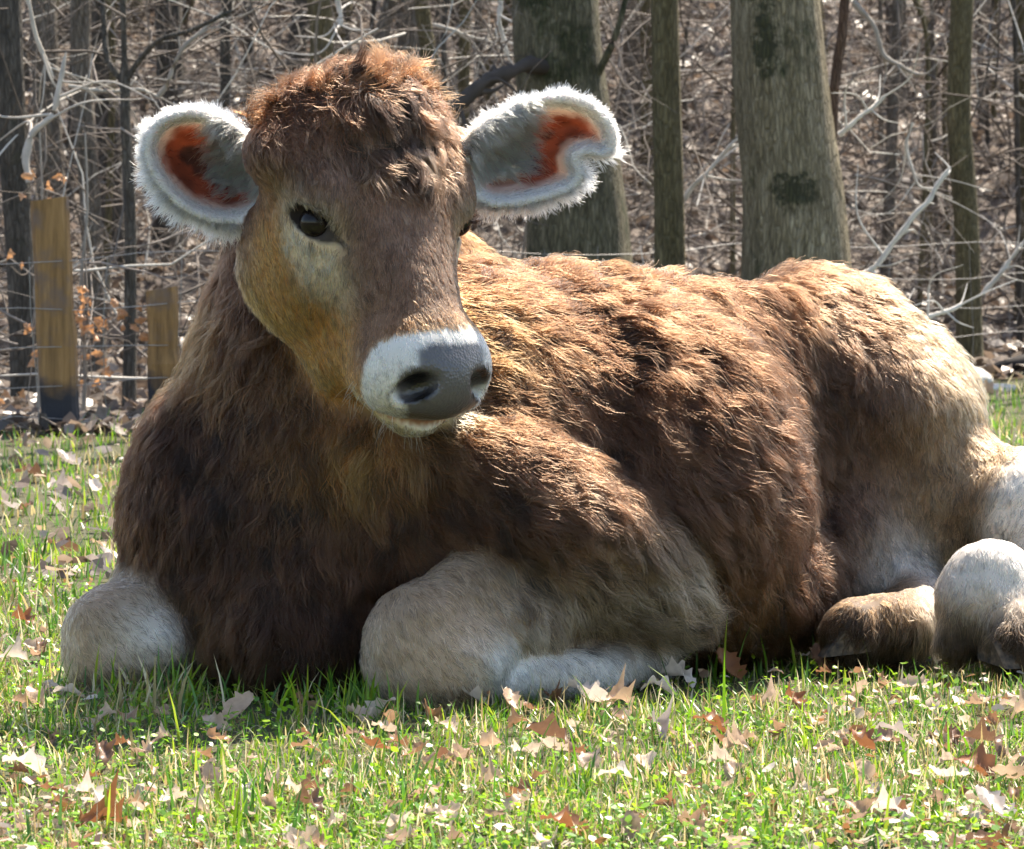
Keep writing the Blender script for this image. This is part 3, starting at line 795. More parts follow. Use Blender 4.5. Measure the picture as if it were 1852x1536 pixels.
    return np.clip(c, .01, .9)
def gd_of(p, k): return field_eval((GR[k],), p)

vcol = coat_colour(bv, bn, glab, hl, bpx)
bald = np.zeros(len(bv)); wet = np.zeros(len(bv))
s_, n_, a_ = hl.T
hd = glab == 0
pad = smooth01(1 - (np.abs(s_ / .057) ** 2.3 + np.abs((n_ + .034) / .050) ** 2.3) + .12 * vnoise(bv, 60, 3), -.15, .18) * smooth01(a_ + .004 * vnoise(bv, 90, 4), .333, .343) * hd * (~is_ear)
for sg in (-1, 1):                                                 # the pad runs round the nostrils
    q = (bv - NOS[sg]); dn = np.linalg.norm(q, axis=1)
    pad = np.maximum(pad, smooth01(-dn, -.029, -.024) * hd)
vcol = mixc(vcol, [.085, .080, .085], pad)
vcol = mixc(vcol, [.085, .060, .045], pad * smooth01(-n_, .045, .062) * .7)
for sg in (-1, 1):
    dn = np.linalg.norm(bv - NOS[sg], axis=1)
    vcol = mixc(vcol, [.006, .005, .005], smooth01(-dn, -.025, -.015) * hd)  # shade of the nostril hollow painted into the skin colour
md = np.min(np.linalg.norm(bv[hd][:, None] - MOUTH[None], axis=2), 1) if hd.any() else 0
mm = np.zeros(len(bv)); mm[hd] = smooth01(-md, -.010, -.006)
vcol = mixc(vcol, [.26, .11, .06], mm * .9)
bald = np.maximum(pad, mm); wet = pad.copy()
for sg in (-1, 1):                                                 # dark lids round each eye
    q = (bv - EYE[sg]) @ EYEAX[sg].T
    e = np.sqrt((q[:, 0] / .037) ** 2 + (q[:, 1] / .0195) ** 2 + (q[:, 2] / .036) ** 2)
    lid = smooth01(-e, -1.06, -.92) * hd
    lid = np.maximum(lid, smooth01(-np.sqrt(((q[:, 0] - .040) / .014) ** 2 + ((q[:, 1] + .002) / .005) ** 2 + (q[:, 2] / .03) ** 2), -1.1, -.8) * hd)
    vcol = mixc(vcol, [.030, .020, .017], lid); bald = np.maximum(bald, lid)
# ear skin
er = is_ear & (facing > 0)
rimw = smooth01(-ear_rim, -17, -5)
inner = np.tile(np.array([.23, .050, .022]), (len(bv), 1))
mott = 16 * fbm(bv, 38, 19)
inner = inner * np.clip(1 + .8 * fbm(bv, 60, 20), .35, 1.6)[:, None]
inner = mixc(inner, [.66, .47, .40], smooth01(-ear_rim + mott, -30, -12))
inner = mixc(inner, [.035, .014, .010], smooth01(ear_rim + 34 * fbm(bv, 45, 9), 50, 66) * .9)
inner = mixc(inner, CREAM * .9, smooth01(-ear_t, -.46, -.28) * smooth01(-ear_uv[:, 1], -345, -315))
inner = mixc(inner, WHITE * .95, rimw)
vcol[er] = inner[er]
back = is_ear & ~er
vcol[back] = mixc(np.tile(CREAM, (len(bv), 1)), BROWN * 1.3, smooth01(-ear_t, -.45, -.10))[back]

# ------------------------------------------------------------------ hair
def sample_surface(nwant, wq):
    """random points on the skin quads, weighted"""
    v0, v1, v2, v3 = (bv[bq[:, i]] for i in range(4))
    area = np.linalg.norm(np.cross(v2 - v0, v3 - v1), axis=1) * .5
    w = area * wq
    f = rng.choice(len(bq), nwant, p=w / w.sum())
    u, v = rng.random(nwant), rng.random(nwant)
    wt = np.stack([(1 - u) * (1 - v), u * (1 - v), u * v, (1 - u) * v], 1)
    idx = bq[f]
    def itp(x): return (x[idx] * (wt[..., None] if x.ndim == 2 else wt)).sum(1)
    near = idx[np.arange(nwant), wt.argmax(1)]
    return itp, near

def tang(d, n):
    d = d - n * (d * n).sum(1)[:, None]
    return nrm(d)

def clumps(p, size, warp=.5, seed=0):
    q = p / size + warp * np.stack([vnoise(p, .7 / size, seed + i) for i in range(3)], 1)
    cell = np.floor(q).astype(np.int64)
    key = ((cell[:, 0] + 4096) * 8192 + cell[:, 1] + 4096) * 8192 + cell[:, 2] + 4096
    _, inv = np.unique(key, return_inverse=True)
    cnt = np.bincount(inv)
    cen = np.stack([np.bincount(inv, p[:, i]) / cnt for i in range(3)], 1)
    return inv, cen, len(cnt)

def grow(p, n, d, length, lift, nk, size, clump, curl, bend=0.0, droop=0.0, seed=0):
    """strand control points; d is the combing direction in the skin, lift the angle off it"""
    N_ = len(p)
    inv, cen, nc = clumps(p, size, seed=seed)
    r = np.random.default_rng(100 + seed)
    cl = (r.random(nc) * .5 + .75)[inv]
    ca = (r.normal(0, 1, (nc, 3)))[inv]
    d = tang(d + ca * .28 + r.normal(0, .10, (N_, 3)), n)
    side = np.cross(n, d)
    L = length * cl * (r.random(N_) * .35 + .8)
    ph = (r.random(nc) * 6.28)[inv]; fr = (r.random(nc) * .8 + .7)[inv]
    t = np.linspace(0, 1, nk)
    out = np.zeros((N_, nk, 3))
    lift = np.clip(lift * (1 + .25 * r.normal(0, 1, nc)[inv]), .06, 1.5)
    for k, tk in enumerate(t):
        ang = lift * (1 - bend * tk)
        pos = p + d * (L * tk * np.cos(ang))[:, None] + n * (L * tk * np.sin(ang) - .0006)[:, None]
        w = np.sin(ph + fr * 5.2 * tk) - np.sin(ph)
        w2 = np.cos(ph * 1.7 + fr * 4.6 * tk) - np.cos(ph * 1.7)
        pos = pos + side * (curl * L * w)[:, None] + n * (curl * .6 * L * w2 * tk)[:, None]
        pos[:, 2] -= droop * L * tk * tk
        cc = cen[inv] - p; cc = cc - n * (cc * n).sum(1)[:, None]
        pos = pos + cc * (clump * tk ** 1.3)[:, None] if np.ndim(clump) else pos + cc * (clump * tk ** 1.3)
        out[:, k] = pos
    out += r.normal(0, 1, (N_, 1, 3)) * 0
    out[:, 1:] += r.normal(0, .02, (N_, nk - 1, 3)) * L[:, None, None]
    return out, inv, nc, r

STR = {}
def add_strands(key, pts, colour, r0, r1):
    STR.setdefault(key, []).append((pts, colour, np.broadcast_to(r0, (len(pts),)), np.broadcast_to(r1, (len(pts),))))

# coat lengths, lifts and combing per vertex
L = np.full(len(bv), .036); LIFT = np.full(len(bv), .55); CURL = np.full(len(bv), .10); CLUMP = np.full(len(bv), .55)
DIR = np.tile(BA * .8 + np.array([0, 0, -.55]), (len(bv), 1))
X, Y = bpx.T
tor = glab == 2; nk_ = glab == 1; up = glab == 3; fo = glab == 4; thg = glab == 5; hi_ = glab == 6
sw = np.stack([fbm(bv, 7, 21), fbm(bv, 7, 22), fbm(bv, 7, 23)], 1)
DIR = DIR + sw * .9
L[tor] = .038
low = smooth01(Y, 950, 1120); L = np.where(tor & (X > 1150), .040 - .008 * low, L); DIR[:, 2] -= .8 * low * tor
breast = tor & (X < 720)
L[breast] = .030; DIR[breast] = np.array([.05, 0, -1.0]) + sw[breast] * .5; LIFT[breast] = .35
L[nk_] = .032; DIR[nk_] = np.array([-.25, .1, -1.0]) + sw[nk_] * .6
L[up] = .034; DIR[up] = np.array([.75, .2, -.40]) + sw[up] * .5; LIFT[up] = .42
elbow = gauss2(X, Y, 1215, 1085, 60, 50) * (up | fo); L = L + .030 * elbow
fz = smooth01(X, 820, 1000) * (Y < 1185)
L[fo] = (.0115 + .017 * fz)[fo]; LIFT[fo] = (.28 + .15 * fz)[fo]; CURL[fo] = .03; CLUMP[fo] = (.15 + .35 * fz)[fo]
DIR[fo] = np.array([.55, .2, -.75]) + sw[fo] * .35
tz = smooth01(X + .3 * (Y - 600), 1480, 1640)
L[thg] = (.030 - .012 * tz)[thg]; LIFT[thg] = (.5 - .18 * tz)[thg]; DIR[thg] = np.array([.25, .1, -1.0]) + sw[thg] * .45; CURL[thg] = .07
rump = tor & (X > 1430); L[rump] = .028; DIR[rump] = np.array([.6, .3, -.7]) + sw[rump] * .4
L[hi_] = (.010 + .014 * smooth01(Y, 1085, 1140))[hi_]; LIFT[hi_] = .3; CURL[hi_] = .04; CLUMP[hi_] = .35; DIR[hi_] = np.array([-.3, -.2, -1.0]) + sw[hi_] * .4
# head
fr_ = smooth01(-a_, -.135, -.05) * smooth01(n_, -.075, -.03)
Lh = .0105 + .015 * fr_ + .004 * smooth01(-a_, -.03, .01)
Lh = np.maximum(Lh, .018 * smooth01(-n_, .13, .19) * smooth01(-a_, -.30, -.2))
Lh = np.where(a_ > .315, .0060, Lh)
L[hd] = Lh[hd]; LIFT[hd] = (.27 + .40 * fr_)[hd]; CURL[hd] = (.02 + .13 * fr_)[hd]; CLUMP[hd] = (.12 + .5 * fr_)[hd]
dh = A[None] * 1.0 + S[None] * np.clip(s_ * 5, -.6, .6)[:, None] + sw * (.15 + .9 * fr_)[:, None]
top = smooth01(-a_, -.035, .0)
dh = dh * (1 - top)[:, None] + (S[None] * np.sign(s_)[:, None] * .8 + np.array([0, .25, .9]) + sw * .6) * top[:, None]
DIR[hd] = dh[hd]
L = L * (1 - .0 * bald)

# let the regions run into each other
_e = np.concatenate([bq[:, [0, 1]], bq[:, [1, 2]], bq[:, [2, 3]], bq[:, [3, 0]]]); _e = np.concatenate([_e, _e[:, ::-1]])
_c = np.bincount(_e[:, 0], minlength=len(bv)).astype(float)
def blur(x, it, keep):
    x = x.astype(float).copy(); x2 = x.reshape(len(bv), -1)
    for _ in range(it):
        y_ = np.stack([np.bincount(_e[:, 0], x2[_e[:, 1], d], len(bv)) / _c for d in range(x2.shape[1])], 1)
        x2[~keep] = y_[~keep]
    return x2.reshape(x.shape)
fixed = hd | is_ear | (bald > .05)
pack = blur(np.concatenate([vcol, DIR, L[:, None], LIFT[:, None], CURL[:, None], CLUMP[:, None]], 1), 16, fixed)
vcol, DIR, L, LIFT, CURL, CLUMP = pack[:, :3], pack[:, 3:6], pack[:, 6], pack[:, 7], pack[:, 8], pack[:, 9]
qv = facing[bq].mean(1); qe = is_ear[bq].any(1); qb = bald[bq].mean(1)
vis = np.where(qv > -.3, 1.0, .22) * (1 - qe) * (bv[bq].mean(1)[:, 2] > .004) * (qb < .5)
lq = L[bq].mean(1)
DENS = 1.0
def coat_batch(n, wq, nk, r0, r1, size, seed, lscale=1.0, cvar=.34, svar=.14):
    itp, near = sample_surface(int(n * DENS), wq)
    p = itp(bv); nn = nrm(itp(bn))
    pts, inv, nc, r = grow(p, nn, tang(itp(DIR), nn), itp(L) * lscale, itp(LIFT), nk, size, itp(CLUMP), itp(CURL), .55, .18, seed)
    col = itp(vcol)
    col = col * (1 + .20 * (lscale > 1))
    cv = (1 + cvar * r.normal(0, 1, nc))[inv] * (1 + svar * r.normal(0, 1, len(p)))
    col = col * np.clip(cv, .35, 2.0)[:, None]
    add_strands('coat', pts, col, r0, r1)
long_q = vis * smooth01(lq, .014, .022); short_q = vis * (1 - smooth01(lq, .014, .022))
coat_batch(140000, long_q, 6, .00042, .00010, .028, 1)
coat_batch(60000, long_q, 6, .00036, .00008, .009, 2, 1.15)
headq = short_q * hd[bq].mean(1)
coat_batch(85000, headq, 4, .00038, .00012, .007, 3, 1, .12, .36)
coat_batch(65000, short_q - headq, 4, .00036, .00010, .008, 4, 1, .16, .34)

# forelock: tufts that fall forward over the brow
fl_w = (fr_ * hd)[bq].mean(1) * vis
itp, near = sample_surface(int(16000 * DENS), fl_w * smooth01(-np.abs(s_), -.075, -.02)[bq].mean(1))
p = itp(bv); nn = nrm(itp(bn))
dd = itp(DIR) + S[None] * vnoise(p, 30, 8)[:, None] * .8
pts, inv, nc, r = grow(p, nn, tang(dd, nn), np.full(len(p), .040), np.full(len(p), .55), 7, .013, .75, .17, .75, .25, 31)
col = mixc(itp(vcol), [.085, .065, .055], np.exp(-(itp(s_) / .035) ** 2) * .75) * np.clip(1 + .65 * r.normal(0, 1, nc), .25, 2.6)[inv][:, None]
add_strands('forelock', pts, col, .00040, .00010)
# top of the poll: wild hair that stands up and out
itp, near = sample_surface(int(8000 * DENS), (top * hd)[bq].mean(1) * (1 - qe))
p = itp(bv); nn = nrm(itp(bn))
r_len = .033 * np.clip(1 + .6 * vnoise(p, 35, 77), .4, 1.6)
dd = np.array([0, -.1, 1.0])[None] * .6 + S[None] * (vnoise(p, 22, 9) * 1.4)[:, None]
pts, inv, nc, r = grow(p, nn, tang(dd, nn), r_len, np.full(len(p), .85), 6, .014, .85, .10, .3, .05, 32)
col = np.tile(ORANGE * .95, (len(p), 1)) * np.clip(1 + .45 * r.normal(0, 1, nc), .3, 1.8)[inv][:, None]
add_strands('forelock', pts, col, .00038, .00010)

# ears: fringe on the rim, long hair inside from the root, short hair behind
for side, E in EARS.items():
    cen = E['uv'].mean(0)
    me_ = is_ear & (ear_side == side)
    # rim
    w = me_[bq].all(1) * smooth01(-ear_rim, -16, -5)[bq].mean(1)
    itp, near = sample_surface(int(7500 * DENS), w)
    p = itp(bv); nn = nrm(itp(bn)); uv = ear_uv[near]
    rad = uv - cen; rad = rad / np.linalg.norm(rad, axis=1)[:, None]
    rd = np.stack([rad[:, 0], np.full(len(p), .05), -rad[:, 1]], 1)
    dd = rd + np.array([.18 * side, 0, .0])
    tt = ear_t[near]
    ln = (np.where(uv[:, 1] > cen[1], .021, .012) * (1 - .35 * tt) + .004) * np.clip(.85 + .5 * vnoise(p, 70, 15), .4, 1.4)
    pts, inv, nc, r = grow(p, nrm(rd), tang(dd + rng.normal(0, .4, p.shape), nrm(rd)), ln, np.full(len(p), 1.15), 5, .006, .45, .04, .1, .05, 41 + side)
    col = np.tile([.92, .89, .82], (len(p), 1)) * np.clip(1 + .07 * r.normal(0, 1, len(p)), .7, 1.1)[:, None]
    rootm = smooth01(-tt, -.30, -.05) * (uv[:, 1] < cen[1])
    col = mixc(col, ORANGE, rootm * .6)
    add_strands('ear_hair', pts, col, .00034, .00008)
    # inside, from the root and the upper edge
    inside = me_ & (facing > 0)
    w = inside[bq].all(1) * (smooth01(-ear_t, -.50, -.28))[bq].mean(1) * smooth01(-ear_uv[:, 1], -(cen[1] + 62), -(cen[1] + 20))[bq].mean(1)
    itp, near = sample_surface(int(5200 * DENS), w)
    p = itp(bv); nn = nrm(itp(bn))
    dd = np.stack([np.full(len(p), side * 1.0), np.full(len(p), -.1), -.35 + .5 * vnoise(p, 40, 5)], 1)
    pts, inv, nc, r = grow(p, nn, tang(dd, nn), np.full(len(p), .025), np.full(len(p), .50), 6, .006, .5, .06, .5, .35, 45 + side)
    col = np.tile([.95, .84, .66], (len(p), 1)) * np.clip(1 + .12 * r.normal(0, 1, nc), .6, 1.3)[inv][:, None]
    add_strands('ear_hair', pts, col, .00030, .00007)
    # fine short down on the rest
    w = me_[bq].all(1) * (.15 + .85 * (facing < .1)[bq].mean(1) + .6 * rimw[bq].mean(1))
    itp, near = sample_surface(int(6000 * DENS), w)
    p = itp(bv); nn = nrm(itp(bn))
    dd = np.stack([np.full(len(p), side * 1.0), np.zeros(len(p)), .2 * vnoise(p, 40, 6)], 1)
    pts, inv, nc, r = grow(p, nn, tang(dd, nn), np.full(len(p), .008), np.full(len(p), .35), 4, .006, .2, .03, .5, .0, 48 + side)
    add_strands('ear_hair', pts, itp(vcol), .00026, .00008)

# ------------------------------------------------------------------ calf materials
def hair_material(name, rough=.45):
    mt, nt, out = new_mat(name)
    at = N(nt, 'ShaderNodeAttribute', attribute_name='hair_colour')
    hi2 = N(nt, 'ShaderNodeHairInfo')
    tip = N(nt, 'ShaderNodeMapRange', {0: hi2.outputs['Intercept'], 1: .2, 2: 1.0, 3: .86, 4: 1.06})
    mul = N(nt, 'ShaderNodeVectorMath', {0: at.outputs['Color'], 1: tip.outputs[0]}, operation='MULTIPLY')
    hb = N(nt, 'ShaderNodeBsdfHairPrincipled', {'Color': mul.outputs[0], 'Roughness': rough, 'Radial Roughness': .55, 'Coat': .0, 'Random Roughness': .2, 'IOR': 1.36}, parametrization='COLOR', model='CHIANG')
    nt.links.new(hb.outputs[0], out.inputs[0])
    return mt
def build_hair(name, parts, mat, parent):
    nk = np.concatenate([np.full(len(a[0]), a[0].shape[1]) for a in parts])
    pos = np.concatenate([a[0].reshape(-1, 3) for a in parts]).astype(np.float32)
    rad = np.concatenate([(a[2][:, None] + (a[3] - a[2])[:, None] * (np.linspace(0, 1, a[0].shape[1]) ** 1.5)[None]).ravel() for a in parts]).astype(np.float32)
    colr = np.concatenate([np.concatenate([np.clip(a[1], .002, .93) ** 1.6, np.ones((len(a[1]), 1))], 1) for a in parts]).astype(np.float32)
    cu = bpy.data.hair_curves.new(name)
    cu.add_curves(nk.tolist())
    cu.points.foreach_set('position', pos.ravel())
    ra = cu.attributes.get('radius') or cu.attributes.new('radius', 'FLOAT', 'POINT')
    ra.data.foreach_set('value', rad)
    ca = cu.attributes.new('hair_colour', 'FLOAT_COLOR', 'CURVE')
    ca.data.foreach_set('color', colr.ravel())
    cu.materials.append(mat)
    return link(name, cu, parent)

skin, nt, out = new_mat('calf_skin')
at = N(nt, 'ShaderNodeAttribute', attribute_name='skin_colour'); aw = N(nt, 'ShaderNodeAttribute', attribute_name='wet')
vor = N(nt, 'ShaderNodeTexVoronoi', {'Scale': 280.0}); no = N(nt, 'ShaderNodeTexNoise', {'Scale': 900.0, 'Detail': 3.0})
tcx = N(nt, 'ShaderNodeTexCoord')
for x_ in (vor, no): nt.links.new(tcx.outputs['Object'], x_.inputs['Vector'])
bstr = N(nt, 'ShaderNodeMath', {0: aw.outputs['Fac'], 1: .5}, operation='MULTIPLY')
bmp = N(nt, 'ShaderNodeBump', {'Strength': bstr.outputs[0], 'Distance': .0012, 'Height': vor.outputs['Distance']})
rg = N(nt, 'ShaderNodeMapRange', {0: aw.outputs['Fac'], 3: .75, 4: .28})
pb = N(nt, 'ShaderNodeBsdfPrincipled', {'Base Color': at.outputs['Color'], 'Roughness': rg.outputs[0], 'Normal': bmp.outputs[0], 'Subsurface Weight': .08, 'Subsurface Scale': .01})
pb.inputs['Subsurface Radius'].default_value = (1, .3, .15)
ath = N(nt, 'ShaderNodeAttribute', attribute_name='thin')
tl = N(nt, 'ShaderNodeBsdfTranslucent', {'Color': at.outputs['Color']})
tf_ = N(nt, 'ShaderNodeMath', {0: ath.outputs['Fac'], 1: .38}, operation='MULTIPLY')
msk = N(nt, 'ShaderNodeMixShader', {0: tf_.outputs[0], 1: pb.outputs[0], 2: tl.outputs[0]})
nt.links.new(msk.outputs[0], out.inputs[0])

calf = empty('calf', (BP(.5, 0, 0)))
calf_inv = Vector(-BP(.5, 0, 0))
tag(calf, 'shaggy brown calf with cream ears and white muzzle lying on the grass', 'calf')
body = link('body', mesh_np('body', bv, bq, skin, True, {'skin_colour': ('FLOAT_COLOR', 'POINT', np.concatenate([np.where((bald > .3)[:, None] | is_ear[:, None], vcol, vcol ** 1.4 * .8), np.ones((len(bv), 1))], 1)), 'wet': ('FLOAT', 'POINT', wet), 'thin': ('FLOAT', 'POINT', is_ear * 1.0)}), calf, calf_inv)
hair_mat = hair_material('coat_hair')
for key, parts in STR.items():
    o = build_hair(key, parts, hair_mat, calf); o.location = calf_inv

# eyes
eye_mat, nt, out = new_mat('eye')
lw = N(nt, 'ShaderNodeTexCoord')
ln = N(nt, 'ShaderNodeVectorMath', {0: lw.outputs['Object']}, operation='LENGTH')
pb = N(nt, 'ShaderNodeBsdfPrincipled', {'Base Color': (.010, .007, .007, 1), 'Roughness': .12, 'Specular IOR Level': .25})
nt.links.new(pb.outputs[0], out.inputs[0])
def sphere_data(name, r, mat, nu=32, nv=20):
    v = [(0, 0, r)]; f = []
    for i in range(1, nv):
        th = math.pi * i / nv
        for j in range(nu): ph = 2 * math.pi * j / nu; v.append((r * math.sin(th) * math.cos(ph), r * math.sin(th) * math.sin(ph), r * math.cos(th)))
    v.append((0, 0, -r))
    for j in range(nu): f.append((0, 1 + j, 1 + (j + 1) % nu)); 
    for i in range(nv - 2):
        for j in range(nu):
            a = 1 + i * nu + j; b = 1 + i * nu + (j + 1) % nu; f.append((a, a + nu, b + nu, b))
    k = len(v) - 1; o_ = 1 + (nv - 2) * nu
    for j in range(nu): f.append((k, o_ + (j + 1) % nu, o_ + j))
    me = bpy.data.meshes.new(name); me.from_pydata(v, [], f); me.polygons.foreach_set('use_smooth', [True] * len(f)); me.materials.append(mat)
    return me
eye_me = sphere_data('eye', .0200, eye_mat)
for sg in (-1, 1):
    e = link('eye', eye_me, calf, Vector(EYE[sg] - nrm(sg * .88 * S + .45 * Nn) * (.0025 if sg < 0 else -.006)) + calf_inv)
    # lashes along the upper lid
    ax_ = EYEAX[sg]; out_ = nrm(np.cross(ax_[0], ax_[1])); 
    if np.dot(out_, sg * S) < 0: out_ = -out_
    upv = ax_[1] if ax_[1] @ Nn > 0 else -ax_[1]
    pts = []
    for k in range(150):
        u = rng.uniform(-.85, .9)
        root = EYE[sg] + ax_[0] * (.0270 * u) + upv * (.0140 * math.sqrt(max(0, 1 - u * u)) + rng.normal(0, .0008)) + out_ * (.0150 - .004 * u * u)
        d = nrm(out_ * .9 + upv * (.15 + .2 * rng.random()) + np.array([0, 0, -.35]) + ax_[0] * (.35 * u) + rng.normal(0, .10, 3))
        ll = rng.uniform(.010, .017)
        pts.append([root, root + d * ll * .5 + np.array([0, 0, -.0006]), root + d * ll + upv * .0025])
    b_ = build_hair('eyelashes', [(np.array(pts), np.tile([.05, .035, .03], (len(pts), 1)), np.full(len(pts), .00028), np.full(len(pts), .00006))], hair_mat, calf)
    b_.location = calf_inv

# hooves: two dark claws on each foot that shows
hoof_mat, nt, out = new_mat('hoof')
tc = N(nt, 'ShaderNodeTexCoord')
n1 = N(nt, 'ShaderNodeTexNoise', {'Vector': tc.outputs['Object'], 'Scale': 120.0, 'Detail': 5.0})
cl = ramp(nt, n1.outputs['Fac'], [(.3, (.030, .028, .030)), (.5, (.085, .066, .052)), (.7, (.16, .115, .080))])
pb = N(nt, 'ShaderNodeBsdfPrincipled', {'Base Color': cl, 'Roughness': .85, 'Specular IOR Level': .2})
nt.links.new(pb.outputs[0], out.inputs[0])
def hoof(loc, toe, width, length, height):
    """one claw: flat sole, sloping front wall, blunt toe"""
    prof = [(-.5, 0), (.5, 0), (.42, .16), (.10, .80), (-.05, 1.0), (-.42, .95), (-.52, .45)]
    v = []; f = []; n = len(prof); ks = (-.5, -.42, -.15, .15, .42, .5)
    for k, w_ in enumerate(ks):
        s_ = .86 if abs(w_) > .45 else (.96 if abs(w_) > .4 else 1.0)
        for (a, b) in prof: v.append((a * length * s_, w_ * width * (1 - .30 * max(a, 0)), b * height * s_))
    for k in range(len(ks) - 1):
        for i in range(n): f.append((k * n + i, k * n + (i + 1) % n, (k + 1) * n + (i + 1) % n, (k + 1) * n + i))
    f.append(tuple(range(n))[::-1]); f.append(tuple((len(ks) - 1) * n + i for i in range(n)))
    me = bpy.data.meshes.new('hoof'); me.from_pydata(v, [], f); me.materials.append(hoof_mat)
    o = link('hoof', me, calf, Vector((loc[0], loc[1], max(loc[2], .012))) + calf_inv); o.rotation_euler = (0, .10, math.atan2(toe[1], toe[0])); return o
for cx_, cy_, dy, toe in ((1842, 1196, .045, (.75, -.65)), (1812, 1200, .045, (.45, -.9)), (1528, 1182, .115, (-.97, -.15)), (1532, 1180, .15, (-.97, .1))):
    hoof(W(cx_, cy_, dy), toe, .034, .066, .036)

# whiskers on lips and chin
pts = []
cand = np.where(hd & (a_ > .33) & (n_ < -.055) & (pad < .2) & (facing > -.4))[0]
for i in rng.choice(cand, 70):
    d = nrm(bn[i] + A * .3 + np.array([0, 0, -.25]) + rng.normal(0, .25, 3)); ll = rng.uniform(.010, .028)
    pts.append([bv[i], bv[i] + d * ll * .5, bv[i] + d * ll + np.array([0, 0, -.003])])
w_ = build_hair('whiskers', [(np.array(pts), np.tile([.8, .77, .72], (len(pts), 1)), np.full(len(pts), .00022), np.full(len(pts), .00006))], hair_mat, calf)
w_.location = calf_inv
# ------------------------------------------------------------------ fence, rock, log
post_mat, nt, out = new_mat('weathered_post')
tc = N(nt, 'ShaderNodeTexCoord')
mp_ = N(nt, 'ShaderNodeMapping', {'Vector': tc.outputs['Object'], 'Scale': (60, 60, 4)})
n1 = N(nt, 'ShaderNodeTexNoise', {'Vector': mp_.outputs[0], 'Scale': 1.5, 'Detail': 6.0, 'Roughness': .6})
n2 = N(nt, 'ShaderNodeTexNoise', {'Vector': tc.outputs['Object'], 'Scale': 15.0, 'Detail': 6.0})
base = ramp(nt, n1.outputs['Fac'], [(.3, (.13, .070, .026)), (.55, (.27, .150, .055)), (.75, (.36, .215, .090))])
fac = N(nt, 'ShaderNodeMapRange', {0: n2.outputs['Fac'], 1: .52, 2: .72})
mx = N(nt, 'ShaderNodeMix', {0: fac.outputs[0], 6: base, 7: (.15, .105, .085, 1)}, data_type='RGBA')
sep = N(nt, 'ShaderNodeSeparateXYZ', {0: tc.outputs['Object']})
tar = N(nt, 'ShaderNodeMath', {0: n2.outputs['Fac'], 1: -.10, 2: sep.outputs[2]}, operation='MULTIPLY_ADD')
tf = N(nt, 'ShaderNodeMapRange', {0: tar.outputs[0], 1: .05, 2: .09, 3: 1.0, 4: 0.0})
mx2 = N(nt, 'ShaderNodeMix', {0: tf.outputs[0], 6: mx.outputs[2], 7: (.022, .022, .028, 1)}, data_type='RGBA')
bp = N(nt, 'ShaderNodeBump', {'Strength': .6, 'Distance': .004, 'Height': n1.outputs['Fac']})
pb = N(nt, 'ShaderNodeBsdfPrincipled', {'Base Color': mx2.outputs[2], 'Roughness': .8, 'Normal': bp.outputs[0]})
nt.links.new(pb.outputs[0], out.inputs[0])
def post_mesh(wd, dp, h, lean, seed):
    """squared post with softened corners and an uneven sawn top"""
    r = np.random.default_rng(seed)
    b = .12 * wd; prof = []
    for sx, sy in ((1, 1), (-1, 1), (-1, -1), (1, -1)):
        for a in ((0, 1), (1, 0)) if sx * sy > 0 else ((1, 0), (0, 1)):
            prof.append((sx * (wd / 2 - b * a[0]), sy * (dp / 2 - b * a[1])))
    prof = np.array(prof); k = 14; n = len(prof)
    v = []
    for i in range(k):
        t = i / (k - 1); z = -.15 + (h + .15) * t
        s_ = 1 + .03 * r.normal() * (i < k - 1)
        for q in prof: v.append((q[0] * s_ + lean * z + .0015 * r.normal(), q[1] * s_ + .0015 * r.normal(), z + (.012 * q[0] / wd if i == k - 1 else 0)))
    f = [(i * n + j, i * n + (j + 1) % n, (i + 1) * n + (j + 1) % n, (i + 1) * n + j) for i in range(k - 1) for j in range(n)]
    f.append(tuple((k - 1) * n + j for j in range(n)))
    me = bpy.data.meshes.new('post'); me.from_pydata([tuple(map(float, q)) for q in v], [], f); me.materials.append(post_mat)
    return me
def fence_point(x, z): 
    y = fence_D(x) - 5; return np.array([x, y, float(ground_z(x, y)) + z])
fence = empty('wire_fence', Vector(fence_point(D2(110, 10.3), 0)))
tag(fence, 'sagging woven wire fence on wooden posts along the edge of the wood', 'fence')
finv = -np.array(fence.location)
def solve_x(px):
    x = 0.0
    for _ in range(30): x = D2(px, fence_D(x))
    return x
x1 = solve_x(110); x2 = solve_x(298)
pD1 = fence_D(x1); pD2 = fence_D(x2)
h1 = (W(0, 360, pD1 - 5)[2] - float(ground_z(x1, pD1 - 5))); h2 = (W(0, 522, pD2 - 5)[2] - float(ground_z(x2, pD2 - 5)))
o = link('post', post_mesh(66 / FPX * pD1, 60 / FPX * pD1, h1, -.045, 1), fence, Vector(fence_point(x1, 0) + finv)); o['label'] = 'taller stained post with blackened foot'
o = link('post', post_mesh(54 / FPX * pD2, 52 / FPX * pD2, h2, -.02, 2), fence, Vector(fence_point(x2, 0) + finv)); o['label'] = 'shorter plain brown post'
for xx, sd in ((-3.2, 3), (2.9, 4), (4.6, 5)):
    link('post', post_mesh(.085, .08, .62, .02, sd), fence, Vector(fence_point(xx, 0) + finv))
wire_mat, nt, out = new_mat('galvanised_wire')
pb = N(nt, 'ShaderNodeBsdfPrincipled', {'Base Color': (.30, .29, .28, 1), 'Metallic': .7, 'Roughness': .5})
nt.links.new(pb.outputs[0], out.inputs[0])
xs_ = np.linspace(-3.2, 4.6, 60)
